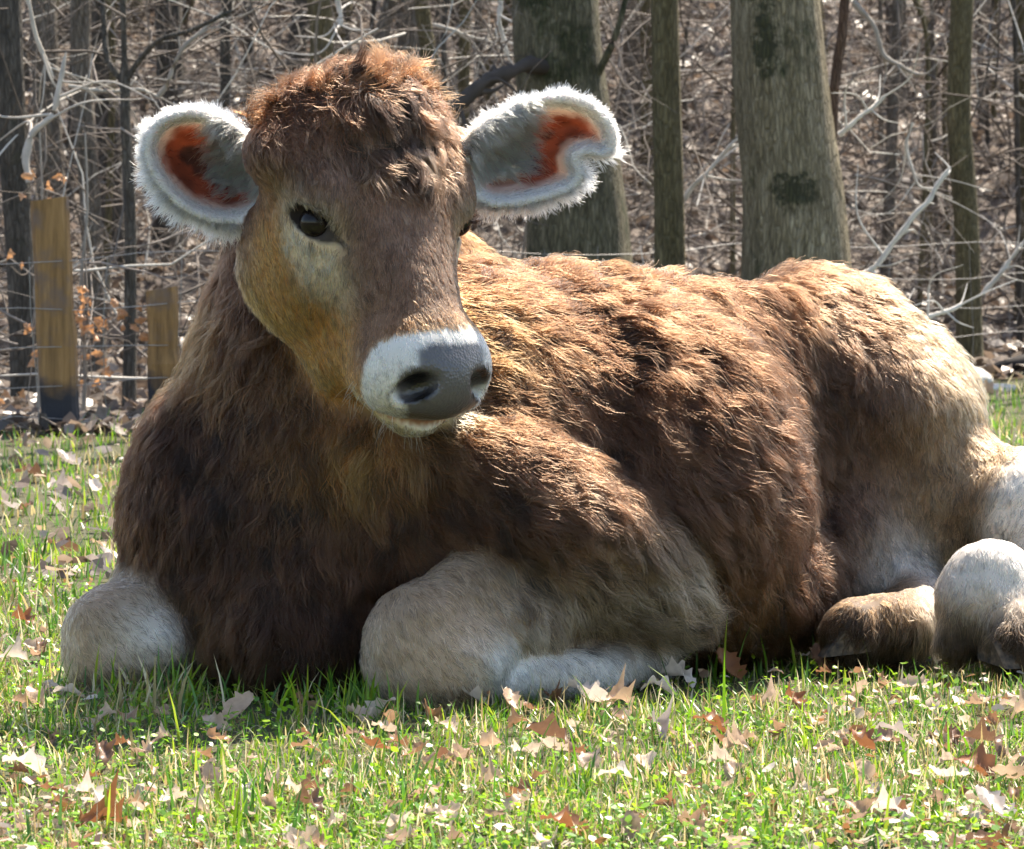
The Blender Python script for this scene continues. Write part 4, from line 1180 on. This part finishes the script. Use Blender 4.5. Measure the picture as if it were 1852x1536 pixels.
for i, z in enumerate((.04, .13, .22, .32, .43)):
    P_ = np.array([fence_point(x, z + .012 * math.sin(x * 3.1 + i) + .01 * math.sin(x * 7.7 + 2 * i)) for x in xs_]) + [0, -.05, 0] + finv
    v, f, _ = tube_mesh([P_], [np.full(60, .0013)], 5)
    link('wire', mesh_np('wire', v, f, wire_mat), fence)
stays = []
for x in np.arange(-3.1, 4.6, .16):
    stays.append(spline([fence_point(x + .01 * math.sin(x * 9 + k), z) + [0, -.052, 0] + finv for k, z in enumerate((.03, .17, .30, .44))], 8))
v, f, _ = tube_mesh(stays, np.full((len(stays), 8), .0010), 4)
o = link('stay_wires', mesh_np('stay_wires', v, f, wire_mat), fence); o['kind'] = 'stuff'

stone, nt, out = new_mat('stone')
geo = N(nt, 'ShaderNodeTexCoord')
n1 = N(nt, 'ShaderNodeTexNoise', {'Vector': geo.outputs['Object'], 'Scale': 30.0, 'Detail': 8.0, 'Roughness': .7})
cl = ramp(nt, n1.outputs['Fac'], [(.3, (.30, .29, .27)), (.55, (.48, .47, .44)), (.75, (.60, .59, .56))])
bp = N(nt, 'ShaderNodeBump', {'Strength': .5, 'Distance': .006, 'Height': n1.outputs['Fac']})
pb = N(nt, 'ShaderNodeBsdfPrincipled', {'Base Color': cl, 'Roughness': .8, 'Normal': bp.outputs[0]})
nt.links.new(pb.outputs[0], out.inputs[0])
def rock(name, px, py, D, sx, sy, sz, seed, label, flat=1.0):
    me = sphere_data(name, 1.0, stone, 28, 18)
    v = np.zeros(len(me.vertices) * 3); me.vertices.foreach_get('co', v); v = v.reshape(-1, 3)
    v = v * (1 + .22 * fbm(v, 1.3, seed) + .05 * fbm(v, 5, seed + 3))[:, None]
    v = np.sign(v) * np.abs(v) ** flat * [sx, sy, sz]
    me.vertices.foreach_set('co', v.ravel()); me.update()
    x = D2(px, D); o = link(name, me, None, (x, D - 5, float(ground_z(x, D - 5)) + sz * .55)); o.rotation_euler = (0, 0, seed * .7)
    tag(o, label, 'rock'); return o
DR = 13.0
rock('rock', 1758, 665, DR, .075, .07, .042, 3, 'rounded pale rock at the foot of the crooked olive trunk')
rock('flat_stone', 1790, 690, DR - .35, .12, .06, .016, 6, 'flat pale slab lying in front of the rounded rock', .7)
P_ = spline([W(1800, 668, 8.6), W(1835, 660, 8.6), W(1880, 650, 8.65), W(1960, 640, 8.7)], 14)
v, f, cl = tube_mesh([P_ - P_[0]], [np.linspace(.022, .032, 14)], 10, [[.025, .022, .022, 1]])
o = link('fallen_log', mesh_np('fallen_log', v, f, TWIG, True, {'twig_colour': ('FLOAT_COLOR', 'POINT', cl)}), None, Vector(P_[0])); tag(o, 'short black rotten log at the right edge beside the pale rock', 'log')

# ------------------------------------------------------------------ leaves
leaf_mat, nt, out = new_mat('dry_leaf')
at = N(nt, 'ShaderNodeAttribute', attribute_name='leaf_colour')
oi = N(nt, 'ShaderNodeObjectInfo')
geo = N(nt, 'ShaderNodeTexCoord')
n1 = N(nt, 'ShaderNodeTexNoise', {'Vector': geo.outputs['Object'], 'Scale': 60.0, 'Detail': 5.0})
hs = ramp(nt, oi.outputs['Random'], [(0, (.28, .125, .060)), (.25, (.40, .24, .14)), (.5, (.60, .43, .30)), (.75, (.72, .60, .49)), (1, (.26, .13, .075))])
cm = N(nt, 'ShaderNodeMix', {0: at.outputs['Alpha'], 6: hs, 7: at.outputs['Color']}, data_type='RGBA')
dk = N(nt, 'ShaderNodeMix', {0: n1.outputs['Fac'], 6: (.55, .5, .48, 1), 7: (1.3, 1.3, 1.3, 1)}, data_type='RGBA')
ml = N(nt, 'ShaderNodeMix', {0: 1.0, 6: cm.outputs[2], 7: dk.outputs[2]}, data_type='RGBA', blend_type='MULTIPLY')
hh = N(nt, 'ShaderNodeMath', {0: n1.outputs['Fac'], 1: 6.0, 2: 0.0}, operation='MULTIPLY_ADD')
bpl = N(nt, 'ShaderNodeBump', {'Strength': .3, 'Distance': .0006, 'Height': hh.outputs[0]})
pb = N(nt, 'ShaderNodeBsdfPrincipled', {'Base Color': ml.outputs[2], 'Roughness': .42, 'Normal': bpl.outputs[0]})
tr = N(nt, 'ShaderNodeBsdfTranslucent', {'Color': ml.outputs[2]})
ms = N(nt, 'ShaderNodeMixShader', {0: .35, 1: pb.outputs[0], 2: tr.outputs[0]})
nt.links.new(ms.outputs[0], out.inputs[0])
def leaf_shape(seed, lobes):
    """a dry lobed leaf about one unit long, curled and creased, with a stalk"""
    r = np.random.default_rng(seed)
    n = 26; rows = 13
    t = np.linspace(0, 1, rows)
    wid = .34 * np.sin(math.pi * np.clip(t * .93 + .05, 0, 1)) ** .75
    wid = wid * (1 + (.27 if lobes < 4 else .17) * np.sin(t * math.pi * 2 * lobes + r.random() * 3) * (t > .08) * (t < .95)) + .012
    v = []; cols = 7
    c1, c2, c3 = r.uniform(1.2, 3.2) * r.choice([-1, 1]), r.uniform(1.2, 3.0), r.uniform(-1.6, 1.6)
    jl, jr = (np.convolve(np.pad(r.uniform(.55, 1.3, rows), 1, mode='edge'), [.25, .5, .25], 'valid') for _ in range(2))
    for i, ti in enumerate(t):
        for j in range(cols):
            u = (j / (cols - 1) - .5) * 2
            x = wid[i] * u * (jl[i] if u < 0 else jr[i]); y = ti - .5
            z = c2 * .55 * x * x * 2.0 + .05 * c3 * math.sin(y * 7 + u * 2) + .16 * c1 * (y * y) * 1.3 + c3 * .25 * x * y + .022 * r.normal() * abs(u) + .018 * abs(u) * math.sin(ti * 30)
            y2 = y * (1 - .10 * abs(c1) * y * y)
            v.append((x * (1 - .18 * c2 * abs(u)), y2 + .10 * abs(u) * wid[i], z))
    f = [(i * cols + j, i * cols + j + 1, (i + 1) * cols + j + 1, (i + 1) * cols + j) for i in range(rows - 1) for j in range(cols - 1)]
    b = len(v); mid = cols // 2
    st = [(0, -.5, v[mid][2]), (.012, -.62, v[mid][2] + .03), (.03, -.74, v[mid][2] + .02)]
    for q in st: v += [(q[0] - .008, q[1], q[2]), (q[0] + .008, q[1], q[2])]
    f += [(b, b + 1, b + 3, b + 2), (b + 2, b + 3, b + 5, b + 4)]
    return np.array(v), f
LEAF = []
for k in range(9):
    v, f = leaf_shape(k, [3, 4, 2.5, 3.5, 5, 3, 4.5, 2, 3][k])
    LEAF.append((v, f))
def leaf_mesh(k, size):
    v, f = LEAF[k]; me = bpy.data.meshes.new('dry_leaf'); me.from_pydata([tuple(q * size) for q in v], [], f)
    me.polygons.foreach_set('use_smooth', [True] * len(f)); me.materials.append(leaf_mat)
    a = me.attributes.new('leaf_colour', 'FLOAT_COLOR', 'POINT'); a.data.foreach_set('color', np.tile([0, 0, 0, 0], len(v)).astype(np.float32))
    return me
leaf_me = [leaf_mesh(k, .075) for k in range(9)]
LC = {'pale': (.78, .68, .59), 'rust': (.30, .125, .055), 'brown': (.20, .11, .068), 'tan': (.56, .40, .28), 'grey': (.46, .40, .37)}
leaf_tinted = {}
def leaf_data(k, tint):
    if tint is None: return leaf_me[k]
    if (k, tint) not in leaf_tinted:
        me = leaf_me[k].copy(); n = len(me.vertices)
        me.attributes['leaf_colour'].data.foreach_set('color', np.tile([*LC[tint], 1], n).astype(np.float32)); leaf_tinted[(k, tint)] = me
    return leaf_tinted[(k, tint)]
def ground_at(px, py):
    """point of the level meadow seen at a pixel"""
    D = FPX * CAM[2] / max(py - 350, 20); x = D2(px, D); return x, D - 5
def put_leaf(px, py, size, rot, tilt, k, tint, label, group=None, lift=.02):
    x, y = ground_at(px, py)
    o = link('dry_leaf', leaf_data(k, tint), None, (x, y, float(ground_z(x, y)) + lift))
    o.rotation_euler = (tilt[0] * .6, tilt[1] * .8, rot); o.scale = (size / .075 * .72,) * 3
    tag(o, label, 'leaf', group); return o
LV = [  # px, py, size in m, turn, tilt, shape, tint, label
 (45, 1415, .085, 1.2, (.5, .3), 0, 'pale', 'large pale leaf curled at the left edge of the foreground'),
 (180, 1400, .070, .2, (1.0, .2), 3, 'brown', 'dark brown leaf standing up right of the large pale leaf'),
 (190, 1505, .085, 2.2, (.5, -.4), 1, 'rust', 'rust leaf at the lower left corner'),
 (165, 1465, .070, .8, (.6, .5), 5, 'pale', 'pale crumpled leaf above the rust leaf at lower left'),
 (60, 1300, .070, .3, (.6, 0), 6, 'tan', 'tan leaf in front of the left knee'),
 (120, 1285, .055, 1.9, (.3, .5), 2, 'pale', 'pale leaf touching the foot of the left knee'),
 (430, 1320, .075, -.6, (.9, .2), 4, 'tan', 'smooth tan leaf standing in the calf\'s shadow between the knees'),
 (440, 1465, .062, .2, (1.0, .1), 8, 'grey', 'grey leaf upright in the left foreground grass'),
 (680, 1390, .060, 1.4, (.5, .3), 7, 'rust', 'rust leaf below the right-hand knee'),
 (560, 1480, .06, .7, (.4, .2), 3, 'brown', 'brown leaf low in the left middle foreground'),
 (850, 1290, .070, 1.5, (.6, .1), 0, 'pale', 'pale leaf tucked against the near knee'),
 (925, 1305, .060, .4, (.9, .2), 4, 'tan', 'cream leaf on edge right of the near knee'),
 (1060, 1290, .085, 1.0, (.5, .4), 6, 'pale', 'many-lobed pale leaf below the folded cannon bone'),
 (1125, 1300, .075, 2.4, (.7, -.2), 1, 'tan', 'tan leaf leaning on the many-lobed pale leaf'),
 (1000, 1292, .055, 2.9, (.8, .2), 5, 'brown', 'small brown leaf left of the many-lobed pale leaf'),
 (1230, 1255, .075, .9, (.4, .2), 3, 'pale', 'white-lit leaf in front of the elbow tuft'),
 (1210, 1232, .060, 2.0, (.8, .3), 2, 'rust', 'rust leaf behind the white-lit leaf'),
 (1320, 1240, .085, .5, (1.05, .1), 4, 'rust', 'large rust leaf standing on edge before the belly'),
 (1195, 1275, .065, 1.7, (.4, .4), 8, 'pale', 'flat pale leaf left of the large rust leaf'),
 (1490, 1225, .070, .15, (1.1, -.2), 4, 'brown', 'smooth dark leaf upright in front of the far hoof'),
 (1440, 1215, .055, 1.0, (.5, .2), 7, 'pale', 'pale leaf left of the smooth dark upright leaf'),
 (1440, 1300, .060, .4, (.9, .3), 5, 'rust', 'rust leaf alone in the grass below the hoof'),
 (1290, 1345, .065, 1.2, (.7, .2), 0, 'rust', 'orange leaf in the middle of the right foreground'),
 (1000, 1370, .085, 1.5, (.85, .1), 3, 'brown', 'broad brown leaf arching below the many-lobed pale leaf'),
 (1195, 1350, .070, .2, (.6, .0), 1, 'grey', 'grey leaf beside the orange leaf'),
 (1560, 1378, .065, .7, (.7, .2), 6, 'rust', 'small rust leaf right of centre in the foreground'),
 (1625, 1360, .065, 1.5, (.6, .3), 2, 'grey', 'grey brown leaf right of the small rust leaf'),
 (1790, 1375, .075, 1.2, (.7, .2), 5, 'brown', 'dark brown folded leaf near the right edge'),
 (1725, 1365, .060, .3, (.5, .5), 8, 'brown', 'crumpled brown leaf left of the folded one'),
 (1775, 1425, .080, .9, (.7, -.3), 0, 'rust', 'bright rust leaf near the right edge'),
 (1830, 1440, .075, 2.5, (.5, .3), 4, 'tan', 'peach leaf overlapping the bright rust leaf'),
 (1720, 1440, .065, 1.8, (.3, .1), 7, 'pale', 'pale flat leaf left of the bright rust leaf'),
 (1745, 1195, .075, 1.3, (.4, .0), 6, 'pale', 'long pale leaf under the fetlock'),
 (1690, 1215, .060, .3, (.4, .2), 1, 'pale', 'pale leaf left of the long one under the fetlock'),
 (1835, 1215, .055, .9, (.7, .2), 3, 'rust', 'rust leaf at the right edge below the hind hoof'),
 (1120, 1435, .060, 1.4, (.2, .1), 2, 'pale', 'pale flat leaf low in the centre of the foreground'),
 (1620, 1500, .070, .8, (.4, .3), 5, 'pale', 'pale leaf at the bottom right'),
 (1020, 1525, .070, 1.1, (.5, .2), 0, 'rust', 'rust leaf cut by the bottom edge'),
 (1800, 1500, .085, .5, (.7, .2), 4, 'grey', 'grey leaf in the lower right corner'),
 (40, 1150, .070, .8, (.6, .2), 3, 'rust', 'rust leaf left of the left knee'),
 (25, 1220, .065, 1.9, (.5, .4), 1, 'pale', 'pale leaf at the left edge below the rust leaf'),
 (70, 1200, .06, .2, (.7, .1), 8, 'brown', 'brown leaf between the rust leaf and the left knee'),
 (110, 1010, .085, 1.2, (.4, .2), 6, 'brown', 'dark leaf behind the left knee'),
 (185, 1005, .075, .9, (.7, .2), 2, 'tan', 'tan leaf touching the shoulder behind the left knee'),
 (120, 850, .12, .7, (.6, .2), 4, 'grey', 'large grey leaf in the grass below the taller post'),
 (55, 870, .11, 1.5, (.4, .3), 0, 'brown', 'dark leaf left of the large grey leaf'),
 (110, 900, .10, 2.3, (.4, .2), 5, 'grey', 'grey crumpled leaf below the large grey leaf'),
 (170, 905, .09, .3, (.5, .1), 7, 'pale', 'pale leaf by the shoulder below the shorter post'),
 (1790, 730, .13, 1.0, (.7, .2), 3, 'tan', 'orange leaf in the far grass behind the rump'),
]
for px, py, sz, ro, ti, k, tn, lb in LV: put_leaf(px, py, sz, ro, ti, k, tn, lb, 'dry leaves lying on the grass')
r = np.random.default_rng(77)
cnt = 0
while cnt < 240:
    py = 1180 + 380 * r.random() ** .8 if r.random() < .75 else r.uniform(800, 1180); px = r.uniform(-60, 1912)
    x, y = ground_at(px, py)
    if field_eval(None, np.array([[x, y, .03]]))[0] < .03: continue
    if py < 1180 and 200 < px < 1650: continue
    put_leaf(px, py, r.uniform(.022, .060), r.uniform(0, 6.28), (r.normal(0, .7), r.normal(0, .5)), int(r.integers(9)), None, 'small dry leaf scattered in the grass', 'small scattered leaves', .014); cnt += 1

def leaf_mass(n, pts, size, cols, seed, tilt=.5):
    """many small bent leaves as one set of arrays: 6 vertices, two quads each"""
    r = np.random.default_rng(seed)
    base = np.array([[-.5, 0, 0], [-.18, .30, .10], [-.18, -.30, .10], [.22, .26, .06], [.22, -.26, .06], [.5, 0, -.02]])
    base = base[None] * size[:, None, None]
    base[:, :, 2] *= r.uniform(-1.5, 2.0, n)[:, None]
    yaw = r.uniform(0, 6.28, n); a, b = r.normal(0, tilt, n), r.normal(0, tilt, n)
    ca, sa, cb, sb, cy, sy = np.cos(a), np.sin(a), np.cos(b), np.sin(b), np.cos(yaw), np.sin(yaw)
    x, y, z = base[..., 0], base[..., 1], base[..., 2]
    y, z = y * ca[:, None] - z * sa[:, None], y * sa[:, None] + z * ca[:, None]
    x, z = x * cb[:, None] + z * sb[:, None], -x * sb[:, None] + z * cb[:, None]
    x, y = x * cy[:, None] - y * sy[:, None], x * sy[:, None] + y * cy[:, None]
    v = np.stack([x, y, z], -1) + pts[:, None]
    i = np.arange(n)[:, None] * 6
    f = np.concatenate([i + [0, 2, 1, 1], i + [1, 2, 4, 3], i + [3, 4, 5, 5]])
    f3 = np.concatenate([i + [0, 2, 1], i + [1, 2, 4], i + [1, 4, 3], i + [3, 4, 5]])
    return v.reshape(-1, 3), f3, np.repeat(np.concatenate([cols, np.ones((n, 1))], 1), 6, 0)
def palette(n, cols, seed, var=.2):
    r = np.random.default_rng(seed); c = np.array(cols)[r.integers(0, len(cols), n)]
    return np.clip(c * r.uniform(1 - var, 1 + var, n)[:, None], 0, .9)
r = np.random.default_rng(91)
n = 56000
D = 10.2 + 26 * r.random(n) ** 1.25; x = (r.uniform(-1350, 3200, n) - CX) / FPX * D; k = D > fence_D(x) - .6
D, x = D[k], x[k]; n = len(D)
pts = np.stack([x, D - 5, ground_z(x, D - 5) + r.uniform(.0, .035, n)], 1)
v, f, c = leaf_mass(n, pts, r.uniform(.05, .10, n) * (D / 13) ** .35, palette(n, [(.20, .16, .13), (.30, .26, .225), (.145, .11, .088), (.38, .34, .30), (.24, .18, .135), (.10, .08, .065)], 5), 6)
o = link('leaf_litter', mesh_np('leaf_litter', v, f, leaf_mat, False, {'leaf_colour': ('FLOAT_COLOR', 'POINT', c)})); tag(o, 'brown leaf litter covering the floor of the wood', 'leaf litter', kind='stuff')
# small crumbs of leaf in the turf
n = 12000; py = 790 + 800 * r.random(n); px = r.uniform(-250, 2100, n)
D = FPX * CAM[2] / (py - 350); x = (px - CX) / FPX * D; k = (D < fence_D(x)) & (fbm(np.stack([x, D, D * 0], 1), 4.5, 88) + r.normal(0, .15, n) > .26)
D, x = D[k], x[k]; n = len(D)
pts = np.stack([x, D - 5, ground_z(x, D - 5) + r.uniform(.004, .022, n)], 1)
v, f, c = leaf_mass(n, pts, r.uniform(.006, .022, n), palette(n, [(.55, .45, .36), (.66, .58, .50), (.40, .24, .13), (.30, .14, .06), (.20, .13, .09)], 8), 9, .45)
o = link('leaf_crumbs', mesh_np('leaf_crumbs', v, f, leaf_mat, False, {'leaf_colour': ('FLOAT_COLOR', 'POINT', c)})); tag(o, 'crumbled bits of dry leaf among the grass blades', 'leaf litter', kind='stuff')
# drifts of old leaves in the thin grass behind the calf, on the left
n = 560; py = 785 + 290 * r.random(n); px = r.uniform(-420, 470, n)
D = FPX * CAM[2] / (py - 350); x = (px - CX) / FPX * D
k = (fbm(np.stack([x, D, D * 0], 1), 2.6, 89) + r.normal(0, .2, n) > -.05) & (D < fence_D(x)); D, x = D[k], x[k]; n = len(D)
pts = np.stack([x, D - 5, ground_z(x, D - 5) + r.uniform(.008, .03, n)], 1)
v, f, c = leaf_mass(n, pts, r.uniform(.025, .058, n), palette(n, [(.22, .18, .155), (.34, .29, .26), (.13, .095, .075), (.44, .33, .24), (.10, .08, .07)], 15), 16, .5)
o = link('leaf_drift', mesh_np('leaf_drift', v, f, leaf_mat, False, {'leaf_colour': ('FLOAT_COLOR', 'POINT', c)})); tag(o, 'drift of old grey brown leaves in thin grass left of the calf', 'leaf litter', kind='stuff')
# orange leaves still hanging on thin saplings by the posts
def beech(px0, py0, label, seed, leaves):
    r = np.random.default_rng(seed); y = 5.75
    root = W(px0, 760, y); root[2] = float(ground_z(root[0], y))
    t = empty('beech_sapling', Vector(root)); tag(t, label, 'sapling')
    st = spline([root * 0, W(px0 + 4, 650, y) - root, W(px0 - 4, 520, y) - root, W(px0 + 8, 380, y) - root, W(px0 + 4, 240, y) - root], 18)
    v, f, c = tube_mesh([st], [np.linspace(.007, .0025, 18)], 6, [[.30, .27, .24, 1]])
    link('stem', mesh_np('stem', v, f, TWIG, True, {'twig_colour': ('FLOAT_COLOR', 'POINT', c)}), t)
    for (a, b, e) in leaves:
        tw = spline([st[int(r.integers(5, 12))], W((px0 + a) / 2, b + 18, y - .03) - root, W(a, b, y - .05) - root], 8)
        v, f, c = tube_mesh([tw], [np.linspace(.0022, .0008, 8)], 4, [[.26, .22, .19, 1]])
        g = link('twig', mesh_np('twig', v, f, TWIG, True, {'twig_colour': ('FLOAT_COLOR', 'POINT', c)}), t)
        for q in range(e):
            p = tw[-1] + r.normal(0, .022, 3)
            lf = link('leaf', leaf_data(int(r.choice([4, 0, 2])), 'beech' if 'beech' in LC else 'tan'), g, Vector(p)); lf.scale = (.45,) * 3; lf.rotation_euler = (r.uniform(0, 3), r.uniform(0, 3), r.uniform(0, 6))
LC['beech'] = (.62, .33, .16)
beech(150, 760, 'thin sapling with orange leaves between the two posts', 3, [(155, 575, 5), (170, 590, 5), (230, 560, 4), (220, 575, 3), (150, 600, 4), (175, 605, 4), (160, 665, 3), (185, 680, 4), (140, 690, 3), (150, 530, 3), (265, 595, 3), (260, 620, 2)])
beech(68, 760, 'thin sapling with a few orange leaves left of the taller post', 4, [(60, 325, 4), (100, 335, 4), (72, 655, 3), (28, 710, 3), (18, 480, 2), (45, 590, 2)])

# ------------------------------------------------------------------ grass
grass_mat, nt, out = new_mat('grass')
at = N(nt, 'ShaderNodeAttribute', attribute_name='blade_colour')
pb = N(nt, 'ShaderNodeBsdfPrincipled', {'Base Color': at.outputs['Color'], 'Roughness': .38})
tr = N(nt, 'ShaderNodeBsdfTranslucent', {'Color': at.outputs['Color']})
ms = N(nt, 'ShaderNodeMixShader', {0: .52, 1: pb.outputs[0], 2: tr.outputs[0]})
nt.links.new(ms.outputs[0], out.inputs[0])
def blades(n, seed, pyr, lr, wr, up, tall=None, dry=.22, cull=True, xr=(-330, 2180)):
    r = np.random.default_rng(seed)
    if tall is None:
        D = (FPX * CAM[2]) / (r.uniform(pyr[0], pyr[1], n) - 350)
        x = (r.uniform(xr[0], xr[1], n) - CX) / FPX * D
    else:
        px, py, sx, sy = tall; D = FPX * CAM[2] / (r.normal(py, sy, n) - 350); x = (r.normal(px, sx, n) - CX) / FPX * D
    y = D - 5
    p = np.stack([x, y, np.zeros(n)], 1)
    if tall is None:
        den = fbm(p, 3.2, 61, 3); keep = (den + r.normal(0, .35, n) > -.22) & (D < fence_D(x) + r.normal(0, .15, n))
        pxx = CX + p[:, 0] / D * FPX; pyy = 350 + FPX * CAM[2] / D
        keep &= ~((pxx < 430) & (pyy < 1075) & (fbm(p, 2.4, 67) + r.normal(0, .2, n) < -.22))
        p = p[keep]; D = D[keep]
    if cull:
        q = p + [0, 0, .035]; p = p[field_eval(('torso', 'foreleg', 'upper', 'thigh', 'hindleg'), q) > -.004]
    n = len(p); p[:, 2] = ground_z(p[:, 0], p[:, 1]) - .004
    L_ = r.uniform(lr[0], lr[1], n) * (1 + .35 * vnoise(p, 4, 63)); w = r.uniform(wr[0], wr[1], n)
    a = r.uniform(0, 6.28, n); lean = np.abs(r.normal(0, up, n)) + .08
    h = np.stack([np.cos(a), np.sin(a), np.zeros(n)], 1); sd = np.stack([-np.sin(a + r.normal(0, .5, n)), np.cos(a), np.zeros(n)], 1)
    V = np.zeros((n, 7, 3)); pos = p.copy(); ang = lean * .5
    for k in range(4):
        ww = (w * [1.0, .92, .62, .0][k])[:, None] * .5
        if k < 3: V[:, 2 * k] = pos - sd * ww; V[:, 2 * k + 1] = pos + sd * ww
        else: V[:, 6] = pos
        pos = pos + (h * np.sin(ang)[:, None] + np.array([0, 0, 1]) * np.cos(ang)[:, None]) * (L_ / 3)[:, None]; ang = np.minimum(ang + lean * .55, 1.75)
    V[..., 2] = np.maximum(V[..., 2], (p[:, 2] + .001)[:, None])
    i = np.arange(n)[:, None] * 7
    f = np.concatenate([i + [0, 1, 3], i + [0, 3, 2], i + [2, 3, 5], i + [2, 5, 4], i + [4, 5, 6]])
    g = np.array([[.125, .275, .016], [.195, .350, .022], [.065, .185, .026], [.290, .390, .036], [.100, .225, .050]])[r.integers(0, 5, n)]
    s = np.array([[.50, .41, .20], [.64, .57, .38], [.38, .28, .13]])[r.integers(0, 3, n)]
    c = np.where((r.random(n) < dry + .15 * vnoise(p, 2.2, 65))[:, None], s, g) * r.uniform(.75, 1.25, n)[:, None]
    return V.reshape(-1, 3), f, np.repeat(np.concatenate([c, np.ones((n, 1))], 1), 7, 0)
wide = [blades(16000, 21 + i, (600, 1750), (.025, .06), (.004, .008), .6, dry=.3, cull=False, xr=q) for i, q in enumerate(((-2300, -330), (2180, 4100)))]
sets = wide + [blades(84000, 1, (1120, 1620), (.010, .033), (.0016, .0036), .85, dry=.27), blades(40000, 2, (690, 1120), (.025, .065), (.0025, .0050), .5),
        blades(22000, 3, (1080, 1620), (.02, .05), (.0012, .0026), 1.7, dry=.80), blades(700, 4, (1100, 1620), (.04, .075), (.0022, .0045), .45, dry=.08),
        blades(260, 5, None, (.06, .11), (.003, .005), .35, (1190, 1205, 60, 18), dry=.05), blades(160, 6, None, (.05, .09), (.003, .005), .4, (1360, 1195, 60, 16), dry=.05),
        blades(50, 7, None, (.04, .07), (.003, .005), .5, (430, 1480, 60, 30), dry=.02), blades(40, 8, None, (.04, .07), (.003, .005), .5, (690, 1490, 50, 30), dry=.02),
        blades(140, 9, None, (.04, .07), (.003, .005), .5, (620, 1290, 70, 14), dry=.1), blades(120, 10, None, (.04, .07), (.003, .005), .5, (300, 1285, 80, 12), dry=.3)]
off = 0; vv, ff, cc = [], [], []
for v, f, c in sets: vv.append(v); ff.append(f + off); cc.append(c); off += len(v)
grass = link('grass', mesh_np('grass', np.concatenate(vv), np.concatenate(ff), grass_mat, False, {'blade_colour': ('FLOAT_COLOR', 'POINT', np.concatenate(cc))}))
tag(grass, 'short spring grass with straw coloured blades under the calf', 'grass', kind='stuff')

# clover and other small round leaves in the turf
r = np.random.default_rng(97)
n = 16000; py = 1080 + 540 * r.random(n); px = r.uniform(-300, 2150, n)
D = FPX * CAM[2] / (py - 350); x = (px - CX) / FPX * D
p = np.stack([x, D - 5, np.zeros(n)], 1); k = fbm(p, 2.6, 71) + r.normal(0, .25, n) > .02
p = p[k]; p = p[field_eval(None, p + [0, 0, .03]) > 0]; n = len(p); p[:, 2] = ground_z(p[:, 0], p[:, 1]) + r.uniform(.006, .026, n)
v, f, c = leaf_mass(n, p, r.uniform(.005, .012, n), palette(n, [(.20, .40, .025), (.30, .48, .035), (.13, .29, .04)], 12), 13, .35)
o = link('clover', mesh_np('clover', v, f, grass_mat, False, {'blade_colour': ('FLOAT_COLOR', 'POINT', c)})); tag(o, 'tiny green clover leaves mixed into the turf', 'clover', kind='stuff')
